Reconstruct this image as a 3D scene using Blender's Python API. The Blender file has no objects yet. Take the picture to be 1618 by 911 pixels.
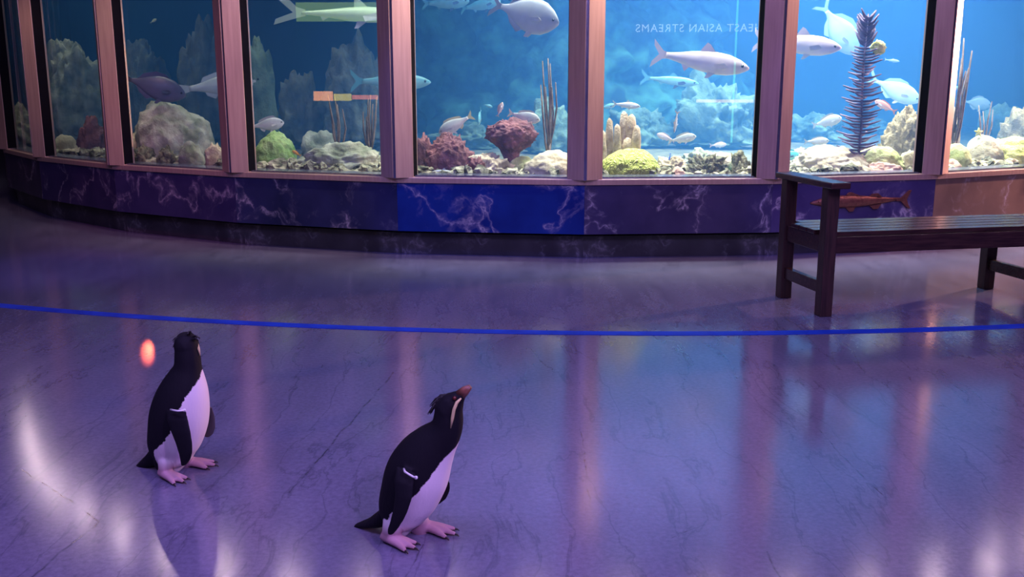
import bpy, bmesh, math, random
from mathutils import Vector, Matrix, noise
import numpy as np

random.seed(7)
scene = bpy.context.scene
COL = scene.collection
PI = math.pi

# ------------------------------------------------------------------ camera numbers
F = 1548.0; H = 1.2; HY = 126.0
PITCH = math.atan((455.5 - HY) / F)
CX, CY, R = 0.684, 13.337, 6.743          # the drum-shaped tank
A0, DA = -45.71, 11.015                   # first pillar, panel angle
SILL = 0.551; TOP = 2.62; BED = 0.50; CEIL = 4.3

def ray(x, y):
    d = Vector(((x - 809) / F, 1, -(y - 455.5) / F))
    c, s = math.cos(PITCH), math.sin(PITCH)
    return Vector((d.x, d.y * c + d.z * s, -d.y * s + d.z * c))
CAM = Vector((0, 0, H))
def at_z(x, y, z):
    r = ray(x, y); return CAM + r * ((z - H) / r.z)
def at_y(x, y, Y):
    r = ray(x, y); return CAM + r * (Y / r.y)
def at_R(x, y, rad):
    """point inside the tank on the sight line where it reaches radius rad"""
    r = ray(x, y); q = Vector((CAM.x - CX, CAM.y - CY))
    a = r.x * r.x + r.y * r.y; b = q.x * r.x + q.y * r.y; c = q.dot(q) - rad * rad
    t = (-b - math.sqrt(max(b * b - a * c, 0))) / a
    return CAM + r * t
def px_size(p):
    return (p - CAM).length / F            # metres per photo pixel at p

# ------------------------------------------------------------------ materials
def new_mat(name):
    m = bpy.data.materials.new(name); m.use_nodes = True
    nt = m.node_tree
    return m, nt, nt.nodes['Principled BSDF']
def N(nt, typ, **kw):
    n = nt.nodes.new(typ)
    for k, v in kw.items():
        if k == 'op': n.operation = v
        elif k in n.inputs: n.inputs[k].default_value = v
        else: setattr(n, k, v)
    return n
def ramp(nt, stops, fac):
    r = nt.nodes.new('ShaderNodeValToRGB'); e = r.color_ramp.elements
    while len(e) < len(stops): e.new(0.5)
    for i, (p, c) in enumerate(stops):
        e[i].position = p; e[i].color = (*c, 1) if len(c) == 3 else c
    nt.links.new(fac, r.inputs['Fac']); return r
def mat_noise(name, c1, c2, scale=8, rough=0.7, metal=0.0, bump=0.2, detail=6, stretch=(1, 1, 1), spec=0.5, bscale=None, lo=0.35, hi=0.65):
    m, nt, b = new_mat(name)
    tc = N(nt, 'ShaderNodeTexCoord'); mp = N(nt, 'ShaderNodeMapping'); mp.inputs['Scale'].default_value = stretch
    nt.links.new(tc.outputs['Object'], mp.inputs['Vector'])
    n = N(nt, 'ShaderNodeTexNoise', Scale=scale, Detail=detail); nt.links.new(mp.outputs[0], n.inputs['Vector'])
    r = ramp(nt, [(lo, c1), (hi, c2)], n.outputs['Fac'])
    nt.links.new(r.outputs[0], b.inputs['Base Color'])
    b.inputs['Roughness'].default_value = rough; b.inputs['Metallic'].default_value = metal
    b.inputs['Specular IOR Level'].default_value = spec
    if bump:
        n2 = N(nt, 'ShaderNodeTexNoise', Scale=bscale or scale * 3, Detail=4); nt.links.new(mp.outputs[0], n2.inputs['Vector'])
        bp = N(nt, 'ShaderNodeBump', Strength=bump, Distance=0.02); nt.links.new(n2.outputs['Fac'], bp.inputs['Height'])
        nt.links.new(bp.outputs[0], b.inputs['Normal'])
    return m
def mat_plain(name, c, rough=0.6, metal=0.0, spec=0.5):
    return mat_noise(name, tuple(x * 0.92 for x in c), tuple(min(1, x * 1.06) for x in c), 30, rough, metal, 0.03, 3, spec=spec)
def mat_emit(name, c, s):
    m, nt, b = new_mat(name)
    b.inputs['Base Color'].default_value = (*c, 1); b.inputs['Emission Color'].default_value = (*c, 1); b.inputs['Emission Strength'].default_value = s
    return m
def mat_marble(name, seed, base1, base2, vein):
    m, nt, b = new_mat(name)
    tc = N(nt, 'ShaderNodeTexCoord'); mp = N(nt, 'ShaderNodeMapping')
    mp.inputs['Location'].default_value = (seed * 3.7, seed * 1.3, seed * 2.1); mp.inputs['Rotation'].default_value = (0, 0.6 * math.sin(seed * 9), 0)
    nt.links.new(tc.outputs['Object'], mp.inputs['Vector'])
    w = N(nt, 'ShaderNodeTexNoise', Scale=2.2, Detail=6); nt.links.new(mp.outputs[0], w.inputs['Vector'])
    mx = N(nt, 'ShaderNodeMixRGB', blend_type='ADD'); mx.inputs[0].default_value = 0.55
    nt.links.new(mp.outputs[0], mx.inputs[1]); nt.links.new(w.outputs['Color'], mx.inputs[2])
    v = N(nt, 'ShaderNodeTexNoise', Scale=1.6, Detail=5, Roughness=0.55); nt.links.new(mx.outputs[0], v.inputs['Vector'])
    vs_ = N(nt, 'ShaderNodeMath', op='SUBTRACT'); nt.links.new(v.outputs['Fac'], vs_.inputs[0]); vs_.inputs[1].default_value = 0.5
    va = N(nt, 'ShaderNodeMath', op='ABSOLUTE'); nt.links.new(vs_.outputs[0], va.inputs[0])
    n1 = N(nt, 'ShaderNodeTexNoise', Scale=3.0, Detail=8); nt.links.new(mp.outputs[0], n1.inputs['Vector'])
    n2 = N(nt, 'ShaderNodeTexNoise', Scale=5.0, Detail=10, Roughness=0.7); nt.links.new(mx.outputs[0], n2.inputs['Vector'])
    base = ramp(nt, [(0.35, base1), (0.65, base2)], n1.outputs['Fac'])
    ve = ramp(nt, [(0.0, (0.9, 0.9, 0.9)), (0.010, (0.25, 0.25, 0.25)), (0.03, (0, 0, 0))], va.outputs[0])
    mk = ramp(nt, [(0.42, (0.06, 0.06, 0.06)), (0.62, (1, 1, 1))], n2.outputs['Fac'])
    mul = N(nt, 'ShaderNodeMath', op='MULTIPLY'); nt.links.new(ve.outputs[0], mul.inputs[0]); nt.links.new(mk.outputs[0], mul.inputs[1])
    fl = ramp(nt, [(0.60, (0, 0, 0)), (0.82, (0.30, 0.30, 0.30))], n2.outputs['Fac'])
    mxx = N(nt, 'ShaderNodeMath', op='MAXIMUM'); nt.links.new(mul.outputs[0], mxx.inputs[0]); nt.links.new(fl.outputs[0], mxx.inputs[1])
    out = N(nt, 'ShaderNodeMixRGB'); out.inputs[2].default_value = (*vein, 1)
    nt.links.new(mxx.outputs[0], out.inputs[0]); nt.links.new(base.outputs[0], out.inputs[1])
    nt.links.new(out.outputs[0], b.inputs['Base Color']); b.inputs['Roughness'].default_value = 0.35; b.inputs['Specular IOR Level'].default_value = 0.25
    return m

def mat_floor():
    m, nt, b = new_mat('polished_stone_floor')
    L = nt.links
    tc = N(nt, 'ShaderNodeTexCoord')
    mp = N(nt, 'ShaderNodeMapping'); mp.inputs['Scale'].default_value = (3.2, 0.55, 1); mp.inputs['Rotation'].default_value = (0, 0, -0.45)
    L.new(tc.outputs['Object'], mp.inputs['Vector'])
    wrp = N(nt, 'ShaderNodeTexNoise', Scale=0.9, Detail=3); L.new(tc.outputs['Object'], wrp.inputs['Vector'])
    ad = N(nt, 'ShaderNodeMixRGB', blend_type='ADD'); ad.inputs[0].default_value = 1.1; L.new(mp.outputs[0], ad.inputs[1]); L.new(wrp.outputs['Color'], ad.inputs[2])
    n1 = N(nt, 'ShaderNodeTexNoise', Scale=2.4, Detail=6, Roughness=0.5); L.new(ad.outputs[0], n1.inputs['Vector'])
    n2 = N(nt, 'ShaderNodeTexNoise', Scale=60, Detail=4, Roughness=0.7); L.new(tc.outputs['Object'], n2.inputs['Vector'])
    r1 = ramp(nt, [(0.2, (0.115, 0.11, 0.19)), (0.5, (0.14, 0.135, 0.225)), (0.8, (0.165, 0.16, 0.26))], n1.outputs['Fac'])
    r2 = ramp(nt, [(0.3, (0.78, 0.78, 0.78)), (0.7, (1.15, 1.15, 1.15))], n2.outputs['Fac'])
    mu = N(nt, 'ShaderNodeMixRGB', blend_type='MULTIPLY'); mu.inputs[0].default_value = 1; L.new(r1.outputs[0], mu.inputs[1]); L.new(r2.outputs[0], mu.inputs[2])
    # dark veins
    v = N(nt, 'ShaderNodeTexNoise', Scale=1.7, Detail=6, Roughness=0.55); L.new(ad.outputs[0], v.inputs['Vector'])
    sb = N(nt, 'ShaderNodeMath', op='SUBTRACT'); L.new(v.outputs['Fac'], sb.inputs[0]); sb.inputs[1].default_value = 0.5
    ab = N(nt, 'ShaderNodeMath', op='ABSOLUTE'); L.new(sb.outputs[0], ab.inputs[0])
    rv = ramp(nt, [(0.0, (0.72, 0.72, 0.74)), (0.014, (1, 1, 1))], ab.outputs[0])
    mu2 = N(nt, 'ShaderNodeMixRGB', blend_type='MULTIPLY'); mu2.inputs[0].default_value = 1; L.new(mu.outputs[0], mu2.inputs[1]); L.new(rv.outputs[0], mu2.inputs[2])
    # joints between the big slabs
    px = [((622, 588), (458, 778)), ((158, 822), (40, 920)), ((36, 742), (158, 822)), ((915, 655), (932, 800)), ((1290, 675), (1402, 792)),
          ((668, 858), (636, 930)), ((1210, 870), (1240, 925)), ((158, 822), (300, 806)), ((800, 490), (765, 560)), ((1060, 850), (1250, 770))]
    wn = N(nt, 'ShaderNodeTexNoise', Scale=7, Detail=4); L.new(tc.outputs['Object'], wn.inputs['Vector'])
    ws = N(nt, 'ShaderNodeVectorMath', op='SUBTRACT'); L.new(wn.outputs['Color'], ws.inputs[0]); ws.inputs[1].default_value = (0.5, 0.5, 0.5)
    wm = N(nt, 'ShaderNodeVectorMath', op='SCALE'); L.new(ws.outputs[0], wm.inputs[0]); wm.inputs['Scale'].default_value = 0.035
    wp = N(nt, 'ShaderNodeVectorMath', op='ADD'); L.new(tc.outputs['Object'], wp.inputs[0]); L.new(wm.outputs[0], wp.inputs[1])
    last = None
    for i, (a, c) in enumerate(px):
        A = at_z(*a, 0); Bq = at_z(*c, 0); AB = Bq - A; l2 = AB.dot(AB)
        s = N(nt, 'ShaderNodeVectorMath', op='SUBTRACT'); L.new(wp.outputs[0], s.inputs[0]); s.inputs[1].default_value = A
        d = N(nt, 'ShaderNodeVectorMath', op='DOT_PRODUCT'); L.new(s.outputs[0], d.inputs[0]); d.inputs[1].default_value = AB / l2
        cl = N(nt, 'ShaderNodeClamp'); L.new(d.outputs['Value'], cl.inputs['Value'])
        sc = N(nt, 'ShaderNodeVectorMath', op='SCALE'); sc.inputs[0].default_value = AB; L.new(cl.outputs[0], sc.inputs['Scale'])
        s2 = N(nt, 'ShaderNodeVectorMath', op='SUBTRACT'); L.new(s.outputs[0], s2.inputs[0]); L.new(sc.outputs[0], s2.inputs[1])
        ln = N(nt, 'ShaderNodeVectorMath', op='LENGTH'); L.new(s2.outputs[0], ln.inputs[0])
        k = N(nt, 'ShaderNodeMath', op='MULTIPLY'); L.new(ln.outputs['Value'], k.inputs[0]); k.inputs[1].default_value = 1.0 if i < 3 else (1.5 if i < 7 else 2.6)
        if last is None: last = k
        else:
            mn = N(nt, 'ShaderNodeMath', op='MINIMUM'); L.new(last.outputs[0], mn.inputs[0]); L.new(k.outputs[0], mn.inputs[1]); last = mn
    rj = ramp(nt, [(0.0012, (0.3, 0.3, 0.32)), (0.0045, (1, 1, 1))], last.outputs[0])
    mu3 = N(nt, 'ShaderNodeMixRGB', blend_type='MULTIPLY'); mu3.inputs[0].default_value = 1; L.new(mu2.outputs[0], mu3.inputs[1]); L.new(rj.outputs[0], mu3.inputs[2])
    L.new(mu3.outputs[0], b.inputs['Base Color'])
    b.inputs['Roughness'].default_value = 0.15
    b.inputs['IOR'].default_value = 1.5; b.inputs['Specular IOR Level'].default_value = 0.95
    n3 = N(nt, 'ShaderNodeTexNoise', Scale=5, Detail=5); L.new(ad.outputs[0], n3.inputs['Vector'])
    bp = N(nt, 'ShaderNodeBump', Strength=0.05, Distance=0.01); L.new(n3.outputs['Fac'], bp.inputs['Height']); L.new(bp.outputs[0], b.inputs['Normal'])
    return m

def mat_glass():
    m, nt, b = new_mat('tank_glass'); nt.nodes.remove(b)
    t = N(nt, 'ShaderNodeBsdfTransparent'); t.inputs[0].default_value = (0.96, 0.98, 0.985, 1)
    g = N(nt, 'ShaderNodeBsdfGlossy', Roughness=0.0)
    fr = N(nt, 'ShaderNodeFresnel', IOR=1.5); mx = N(nt, 'ShaderNodeMixShader')
    ge = N(nt, 'ShaderNodeNewGeometry'); iv = N(nt, 'ShaderNodeMath', op='SUBTRACT'); iv.inputs[0].default_value = 1.0; nt.links.new(ge.outputs['Backfacing'], iv.inputs[1])
    mf = N(nt, 'ShaderNodeMath', op='MULTIPLY'); nt.links.new(fr.outputs[0], mf.inputs[0]); nt.links.new(iv.outputs[0], mf.inputs[1])   # one reflection per pane
    m2 = N(nt, 'ShaderNodeMath', op='MULTIPLY', use_clamp=True); nt.links.new(mf.outputs[0], m2.inputs[0]); m2.inputs[1].default_value = 1.9
    nt.links.new(m2.outputs[0], mx.inputs[0]); nt.links.new(t.outputs[0], mx.inputs[1]); nt.links.new(g.outputs[0], mx.inputs[2])
    nt.links.new(mx.outputs[0], nt.nodes['Material Output'].inputs['Surface'])
    return m
def mat_water():
    m, nt, b = new_mat('tank_water'); nt.nodes.remove(b)
    s = N(nt, 'ShaderNodeVolumeScatter', Density=0.13, Anisotropy=0.2); s.inputs['Color'].default_value = (0.09, 0.36, 1.0, 1)
    a = N(nt, 'ShaderNodeVolumeAbsorption', Density=0.10); a.inputs['Color'].default_value = (0.10, 0.66, 0.97, 1)
    ad = N(nt, 'ShaderNodeAddShader'); nt.links.new(s.outputs[0], ad.inputs[0]); nt.links.new(a.outputs[0], ad.inputs[1])
    nt.links.new(ad.outputs[0], nt.nodes['Material Output'].inputs['Volume'])
    try: m.cycles.homogeneous_volume = True
    except Exception: pass
    try: m.homogeneous_volume = True
    except Exception: pass
    return m
def mat_vcol(name, rough=0.6, bump=0.0, bscale=200, spec=0.4, stretch=(1, 1, 1)):
    m, nt, b = new_mat(name)
    a = N(nt, 'ShaderNodeAttribute', attribute_name='Col'); nt.links.new(a.outputs['Color'], b.inputs['Base Color'])
    b.inputs['Roughness'].default_value = rough; b.inputs['Specular IOR Level'].default_value = spec
    if bump:
        tc = N(nt, 'ShaderNodeTexCoord'); mp = N(nt, 'ShaderNodeMapping'); mp.inputs['Scale'].default_value = stretch; nt.links.new(tc.outputs['Object'], mp.inputs[0])
        n = N(nt, 'ShaderNodeTexNoise', Scale=bscale, Detail=3); nt.links.new(mp.outputs[0], n.inputs['Vector'])
        bp = N(nt, 'ShaderNodeBump', Strength=bump, Distance=0.004); nt.links.new(n.outputs['Fac'], bp.inputs['Height']); nt.links.new(bp.outputs[0], b.inputs['Normal'])
    return m

M = {}
M['bronze'] = mat_noise('brushed_bronze', (0.46, 0.31, 0.27), (0.54, 0.37, 0.32), 6, 0.34, 0.4, 0.04, 5, (8, 8, 0.5))
M['bronze_dark'] = mat_noise('dark_bronze', (0.10, 0.06, 0.055), (0.16, 0.09, 0.08), 6, 0.4, 0.6, 0.04, 5, (8, 8, 0.5))
M['bead'] = mat_noise('steel_bead', (0.30, 0.32, 0.48), (0.42, 0.44, 0.62), 6, 0.22, 0.9, 0.02)
M['black'] = mat_plain('black_gasket', (0.006, 0.006, 0.010), 0.9, spec=0.05)
M['floor'] = mat_floor()
M['glass'] = mat_glass()
M['water'] = mat_water()
M['plinth'] = mat_marble('black_marble', 31, (0.02, 0.02, 0.03), (0.05, 0.05, 0.065), (0.2, 0.2, 0.24))
M['tape'] = mat_noise('blue_tape', (0.003, 0.035, 0.44), (0.006, 0.055, 0.58), 9, 0.6, 0, 0.05, spec=0.15)
M['wood'] = mat_noise('dark_bench_wood', (0.026, 0.012, 0.014), (0.056, 0.025, 0.024), 5, 0.27, 0, 0.05, 8, (1.2, 14, 14))
M['wood_up'] = mat_noise('dark_bench_wood_upright', (0.026, 0.012, 0.014), (0.056, 0.025, 0.024), 5, 0.42, 0, 0.08, 8, (14, 14, 1.2))
M['ceiling'] = mat_plain('dark_plaster', (0.22, 0.2, 0.24), 0.8)
M['hall'] = mat_plain('hall_plaster', (0.16, 0.14, 0.18), 0.8)
M['backblue'] = mat_noise('blue_painted_wall', (0.004, 0.022, 0.085), (0.008, 0.04, 0.13), 0.6, 0.9, 0, 0)
M['sand'] = mat_noise('pale_coral_sand', (0.08, 0.075, 0.055), (0.20, 0.19, 0.15), 14, 0.9, 0, 0.6, 8, bscale=90)

# ------------------------------------------------------------------ object helpers
def link(o, parent=None):
    COL.objects.link(o)
    if parent: o.parent = parent
    return o
def mesh_obj(name, bm, mat, parent=None, smooth=False, bevel=0.0):
    me = bpy.data.meshes.new(name); bmesh.ops.recalc_face_normals(bm, faces=bm.faces); bm.to_mesh(me); bm.free()
    if smooth:
        for p in me.polygons: p.use_smooth = True
    o = bpy.data.objects.new(name, me)
    for x in (mat if isinstance(mat, (list, tuple)) else [mat]): me.materials.append(x)
    link(o, parent)
    if bevel:
        md = o.modifiers.new('bevel', 'BEVEL'); md.width = bevel; md.segments = 2; md.limit_method = 'ANGLE'
    return o
def tag(o, label=None, cat=None, group=None, kind=None):
    if label: o['label'] = label
    if cat: o['category'] = cat
    if group: o['group'] = group
    if kind: o['kind'] = kind
    return o
def empty(name, loc=(0, 0, 0), rz=0.0):
    o = bpy.data.objects.new(name, None); o.location = loc; o.rotation_euler = (0, 0, rz); o.empty_display_size = 0.1
    return link(o)
def add_box(bm, c, s, rz=0.0):
    m = Matrix.Translation(Vector(c)) @ Matrix.Rotation(rz, 4, 'Z') @ Matrix.Diagonal((*s, 1))
    bmesh.ops.create_cube(bm, size=1, matrix=m)
def add_prism(bm, pts, z0, z1):
    lo = [bm.verts.new((x, y, z0)) for x, y in pts]; hi = [bm.verts.new((x, y, z1)) for x, y in pts]
    n = len(pts); bm.faces.new(lo[::-1]); bm.faces.new(hi)
    for i in range(n): bm.faces.new((lo[i], lo[(i + 1) % n], hi[(i + 1) % n], hi[i]))
def add_tube(bm, pts, rad, seg=8, cap=True, flat=1.0):
    pts = [Vector(p) for p in pts]; n = len(pts)
    rad = rad if isinstance(rad, (list, tuple)) else [rad] * n
    rings = []; ref = None
    for i, p in enumerate(pts):
        t = (pts[min(i + 1, n - 1)] - pts[max(i - 1, 0)]).normalized()
        if ref is None: ref = t.orthogonal().normalized()
        u = (ref - t * ref.dot(t)).normalized(); ref = u; v = t.cross(u)
        rings.append([bm.verts.new(p + (u * math.cos(2 * PI * k / seg) + v * math.sin(2 * PI * k / seg) * flat) * max(rad[i], 1e-4)) for k in range(seg)])
    for a, b in zip(rings, rings[1:]):
        for k in range(seg): bm.faces.new((a[k], a[(k + 1) % seg], b[(k + 1) % seg], b[k]))
    if cap: bm.faces.new(rings[0][::-1]); bm.faces.new(rings[-1])
def add_loft(bm, rings, cap=True):
    vs = [[bm.verts.new(p) for p in r] for r in rings]; n = len(vs[0])
    for a, b in zip(vs, vs[1:]):
        for k in range(n): bm.faces.new((a[k], a[(k + 1) % n], b[(k + 1) % n], b[k]))
    if cap: bm.faces.new(vs[0][::-1]); bm.faces.new(vs[-1])
def add_plate(bm, pts, nrm, th):
    """solid plate from an outline (list of 3-D points), thickness th along nrm"""
    nrm = Vector(nrm).normalized() * th / 2
    a = [bm.verts.new(Vector(p) - nrm) for p in pts]; b = [bm.verts.new(Vector(p) + nrm) for p in pts]; n = len(pts)
    bm.faces.new(a[::-1]); bm.faces.new(b)
    for i in range(n): bm.faces.new((a[i], a[(i + 1) % n], b[(i + 1) % n], b[i]))
def rock_bm(size, seed, amp=0.25, freq=1.5, sub=4, flat_bottom=True, ridge=0.0):
    bm = bmesh.new(); bmesh.ops.create_icosphere(bm, subdivisions=sub, radius=1)
    for v in bm.verts:
        d = v.co.normalized(); q = d * freq + Vector((seed * 7.1, seed * 3.3, seed * 1.7))
        k = 1 + amp * (noise.fractal(q, 1.0, 2.0, 4)) + amp * .38 * noise.fractal(q * 4.3 + Vector((3, 1, 8)), .8, 2.1, 5) + ridge * abs(noise.noise(q * 4))
        v.co = d * k
        if flat_bottom and v.co.z < -0.25: v.co.z = -0.25 + (v.co.z + 0.25) * 0.2
        v.co = Vector((v.co.x * size[0], v.co.y * size[1], (v.co.z + (0.25 if flat_bottom else 0)) * size[2]))
    return bm

# ------------------------------------------------------------------ tank shell
def vert_dir(i):
    a = math.radians(A0 + DA * i); return Vector((math.sin(a), -math.cos(a), 0))
CEN = Vector((CX, CY, 0))
def ring_pt(i, rad, z=0.0):
    return CEN + vert_dir(i) * rad + Vector((0, 0, z))
K0, K1 = -4, 12                            # pillars built (the front half of the drum and a bit)

def seg_block(name, i, r_in, r_out, z0, z1, mat, parent=None, bevel=0.0, i2=None):
    """a straight block following the drum from pillar i to the next, origin at its own centre"""
    j = (i + 1) if i2 is None else i2
    P = [ring_pt(i, r_out), ring_pt(j, r_out), ring_pt(j, r_in), ring_pt(i, r_in)]
    c = sum(P, Vector()) / 4; c.z = z0
    x = (P[1] - P[0]).normalized(); y = Vector((-x.y, x.x, 0)); ang = math.atan2(x.y, x.x)
    bm = bmesh.new(); add_prism(bm, [((p - c).dot(x), (p - c).dot(y)) for p in P], 0, z1 - z0)
    o = mesh_obj(name, bm, mat, parent, bevel=bevel); o.location = c; o.rotation_euler = (0, 0, ang)
    return o

slab_cols = {  # slab: stone tone, with the coloured light on that slab put in
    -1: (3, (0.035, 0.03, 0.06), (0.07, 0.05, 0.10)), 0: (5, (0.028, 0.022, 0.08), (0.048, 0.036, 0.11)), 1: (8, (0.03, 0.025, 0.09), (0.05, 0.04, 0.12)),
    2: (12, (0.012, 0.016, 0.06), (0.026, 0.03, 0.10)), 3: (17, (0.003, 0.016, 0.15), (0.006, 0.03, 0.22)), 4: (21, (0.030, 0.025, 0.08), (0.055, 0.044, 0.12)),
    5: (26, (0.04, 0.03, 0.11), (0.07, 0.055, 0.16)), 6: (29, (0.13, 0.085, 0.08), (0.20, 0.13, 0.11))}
wall = empty('wall_tank_base', (CX, CY, 0)); tag(wall, kind='structure')
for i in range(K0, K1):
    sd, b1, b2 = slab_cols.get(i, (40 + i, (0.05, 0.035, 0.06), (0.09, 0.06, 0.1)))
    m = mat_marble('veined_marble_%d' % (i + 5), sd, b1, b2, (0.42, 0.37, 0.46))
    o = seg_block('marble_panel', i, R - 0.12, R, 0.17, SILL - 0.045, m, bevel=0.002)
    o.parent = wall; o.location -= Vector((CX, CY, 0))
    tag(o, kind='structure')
base = empty('baseboard_tank', (CX, CY, 0)); tag(base, kind='structure')
for i in range(K0, K1):
    o = seg_block('plinth_panel', i, R - 0.22, R - 0.075, 0, 0.15, M['plinth'], bevel=0.002); o.parent = base; o.location -= Vector((CX, CY, 0))
    o = seg_block('shadow_gap', i, R - 0.22, R - 0.10, 0.15, 0.17, M['black']); o.parent = base; o.location -= Vector((CX, CY, 0))  # black strip, the shade under the slabs put into its colour

GI = 0.075                                  # the glass stands back from the pillar faces
wn = 0
for i in range(K0, K1):
    wn += 1
    w = empty('window_%d' % wn, (CX, CY, 0)); tag(w, kind='structure')
    def put(o): o.parent = w; o.location -= Vector((CX, CY, 0)); return o
    put(seg_block('sill', i, R - 0.20, R + 0.012, SILL - 0.045, SILL - 0.006, M['bronze'], bevel=0.004))
    put(seg_block('sill_gasket', i, R - 0.20, R - 0.03, SILL - 0.006, SILL + 0.006, M['bead']))
    put(seg_block('pane', i, R - GI - 0.012, R - GI, SILL - 0.02, TOP + 0.02, M['glass']))
    # black jambs: side faces of the recess
    for e, s in ((i, 1), (i + 1, -1)):
        P = ring_pt(e, R); Q = ring_pt(e + s, R); x = (Q - P).normalized(); inn = (CEN - P).normalized()
        bm = bmesh.new(); a0 = P + x * 0.10 + inn * 0.005; a1 = P + x * 0.119 + inn * 0.005
        add_prism(bm, [((q - CEN).x, (q - CEN).y) for q in (a0, a1, a1 + inn * (GI + 0.004), a0 + inn * (GI + 0.004))], SILL, TOP)
        mesh_obj('window_frame', bm, M['black'], w)
for k, i in enumerate(range(K0, K1 + 1)):
    # V-fronted bronze pillar with a bead down its nose
    P = ring_pt(i, R - 0.012); n = vert_dir(i); t = Vector((-n.y, n.x, 0))
    o = empty('trim_%d' % (k + 1), P); tag(o, kind='structure')
    hw = 0.118; ap = 0.058
    def pp(a, b): q = t * a + n * b; return (q.x, q.y)
    for s, nm in ((-1, 'pillar_face'), (1, 'pillar_face')):
        bm = bmesh.new(); add_prism(bm, [pp(s * hw, 0.0), pp(s * 0.010, ap), pp(s * 0.010, -0.10), pp(s * hw, -0.10)], SILL - 0.01, TOP + 0.05)
        mesh_obj(nm, bm, M['bronze'], o, bevel=0.003)
    bm = bmesh.new(); add_prism(bm, [pp(-0.010, ap - 0.006), pp(0.010, ap - 0.006), pp(0.010, 0), pp(-0.010, 0)], SILL - 0.01, TOP + 0.05)
    mesh_obj('center_bead', bm, M['bead'], o)
hd = empty('wall_tank_header', (CX, CY, 0)); tag(hd, kind='structure')
for i in range(K0, K1):
    o = seg_block('header_panel', i, R - 0.22, R + 0.03, TOP, CEIL - 0.002, M['bronze_dark'], bevel=0.004); o.parent = hd; o.location -= Vector((CX, CY, 0))

# closed rear of the drum, bed of sand, water
def arc_wall(name, rad, th, i0, i1, z0, z1, mat, step=1.0):
    bm = bmesh.new(); n = int((i1 - i0) / step) + 1
    inn = [ring_pt(i0 + (i1 - i0) * k / (n - 1), rad) for k in range(n)]; out = [ring_pt(i0 + (i1 - i0) * k / (n - 1), rad + th) for k in range(n)]
    def V(p, z): return bm.verts.new((p.x, p.y, z))
    a = [V(p, z0) for p in inn]; b = [V(p, z1) for p in inn]; c = [V(p, z0) for p in out]; d = [V(p, z1) for p in out]
    for k in range(n - 1):
        bm.faces.new((a[k], a[k + 1], b[k + 1], b[k])); bm.faces.new((c[k + 1], c[k], d[k], d[k + 1]))
        bm.faces.new((b[k], b[k + 1], d[k + 1], d[k])); bm.faces.new((a[k + 1], a[k], c[k], c[k + 1]))
    bm.faces.new((a[0], b[0], d[0], c[0])); bm.faces.new((a[-1], c[-1], d[-1], b[-1]))
    return tag(mesh_obj(name, bm, mat, smooth=False), kind='structure')
full = 360 / DA
arc_wall('wall_tank_rear', R - 0.25, 0.12, K1, K0 + full, 0, CEIL, M['backblue'])
bm = bmesh.new(); prev = None; NA, NZ = 150, 44                     # the reef built up round the middle of the tank
for iz in range(NZ + 1):
    z = BED - .1 + (CEIL - BED) * iz / NZ; ring = []
    for ia in range(NA):
        a = 2 * PI * ia / NA; q = Vector((math.cos(a) * 3, math.sin(a) * 3, z * 1.3))
        rad = 2.3 - .32 * (z - BED) + .55 * noise.fractal(q * .9, 1, 2, 3) + .28 * noise.fractal(q * 2.6 + Vector((9, 0, 0)), 1, 2, 4)
        ring.append(bm.verts.new((max(rad, .4) * math.cos(a), max(rad, .4) * math.sin(a), z)))
    if prev:
        for ia in range(NA): bm.faces.new((prev[ia], prev[(ia + 1) % NA], ring[(ia + 1) % NA], ring[ia]))
    prev = ring
M['core'] = mat_noise('algae_grown_reef_wall', (.012, .04, .055), (.15, .42, .33), 3.2, .9, 0, .6, 10, bscale=16, lo=.38, hi=.68)
core = mesh_obj('wall_tank_core', bm, M['core'], smooth=True); core.location = CEN; tag(core, kind='structure')

def disc(name, rad, z, mat, sub=64, th=0.1, cen=CEN):
    bm = bmesh.new(); add_prism(bm, [(cen.x + rad * math.cos(2 * PI * k / sub), cen.y + rad * math.sin(2 * PI * k / sub)) for k in range(sub)], z - th, z)
    return tag(mesh_obj(name, bm, mat), kind='structure')
disc('floor', 17.2, 0.0, M['floor'])
disc('ceiling', 17.2, CEIL + 0.1, M['ceiling'])
arc_wall('wall_hall', 17.0, 0.15, 0, full, 0, CEIL, M['hall'], step=0.5)

# sand bed: gently rolling disc
bm = bmesh.new(); nr, na = 26, 128; prev = None
rmax = R - 0.24
for ir in range(nr + 1):
    rad = rmax * ir / nr; ring = []
    for ia in range(na):
        a = 2 * PI * ia / na; x, y = rad * math.cos(a), rad * math.sin(a)
        z = BED + 0.03 * noise.noise(Vector((x * 1.5, y * 1.5, 3))) + 0.10 * max(0, (rmax - rad) / rmax)
        ring.append(bm.verts.new((x, y, z)) if ir else None)
    if ir == 0: c0 = bm.verts.new((0, 0, BED + 0.1)); prev = None; continue
    for ia in range(na):
        if prev is None: bm.faces.new((c0, ring[ia], ring[(ia + 1) % na]))
        else: bm.faces.new((prev[ia], ring[ia], ring[(ia + 1) % na], prev[(ia + 1) % na]))
    prev = ring
low = [bm.verts.new((v.co.x, v.co.y, BED - 0.15)) for v in prev]
for ia in range(na): bm.faces.new((prev[ia], low[ia], low[(ia + 1) % na], prev[(ia + 1) % na]))
bm.faces.new(low[::-1])
sand = mesh_obj('floor_tank_sand', bm, M['sand'], smooth=True); sand.location = CEN; tag(sand, kind='structure')
def bed_z(p):
    x, y = p.x - CX, p.y - CY; rad = math.hypot(x, y)
    return BED + 0.03 * noise.noise(Vector((x * 1.5, y * 1.5, 3))) + 0.10 * max(0, (rmax - rad) / rmax)

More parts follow.
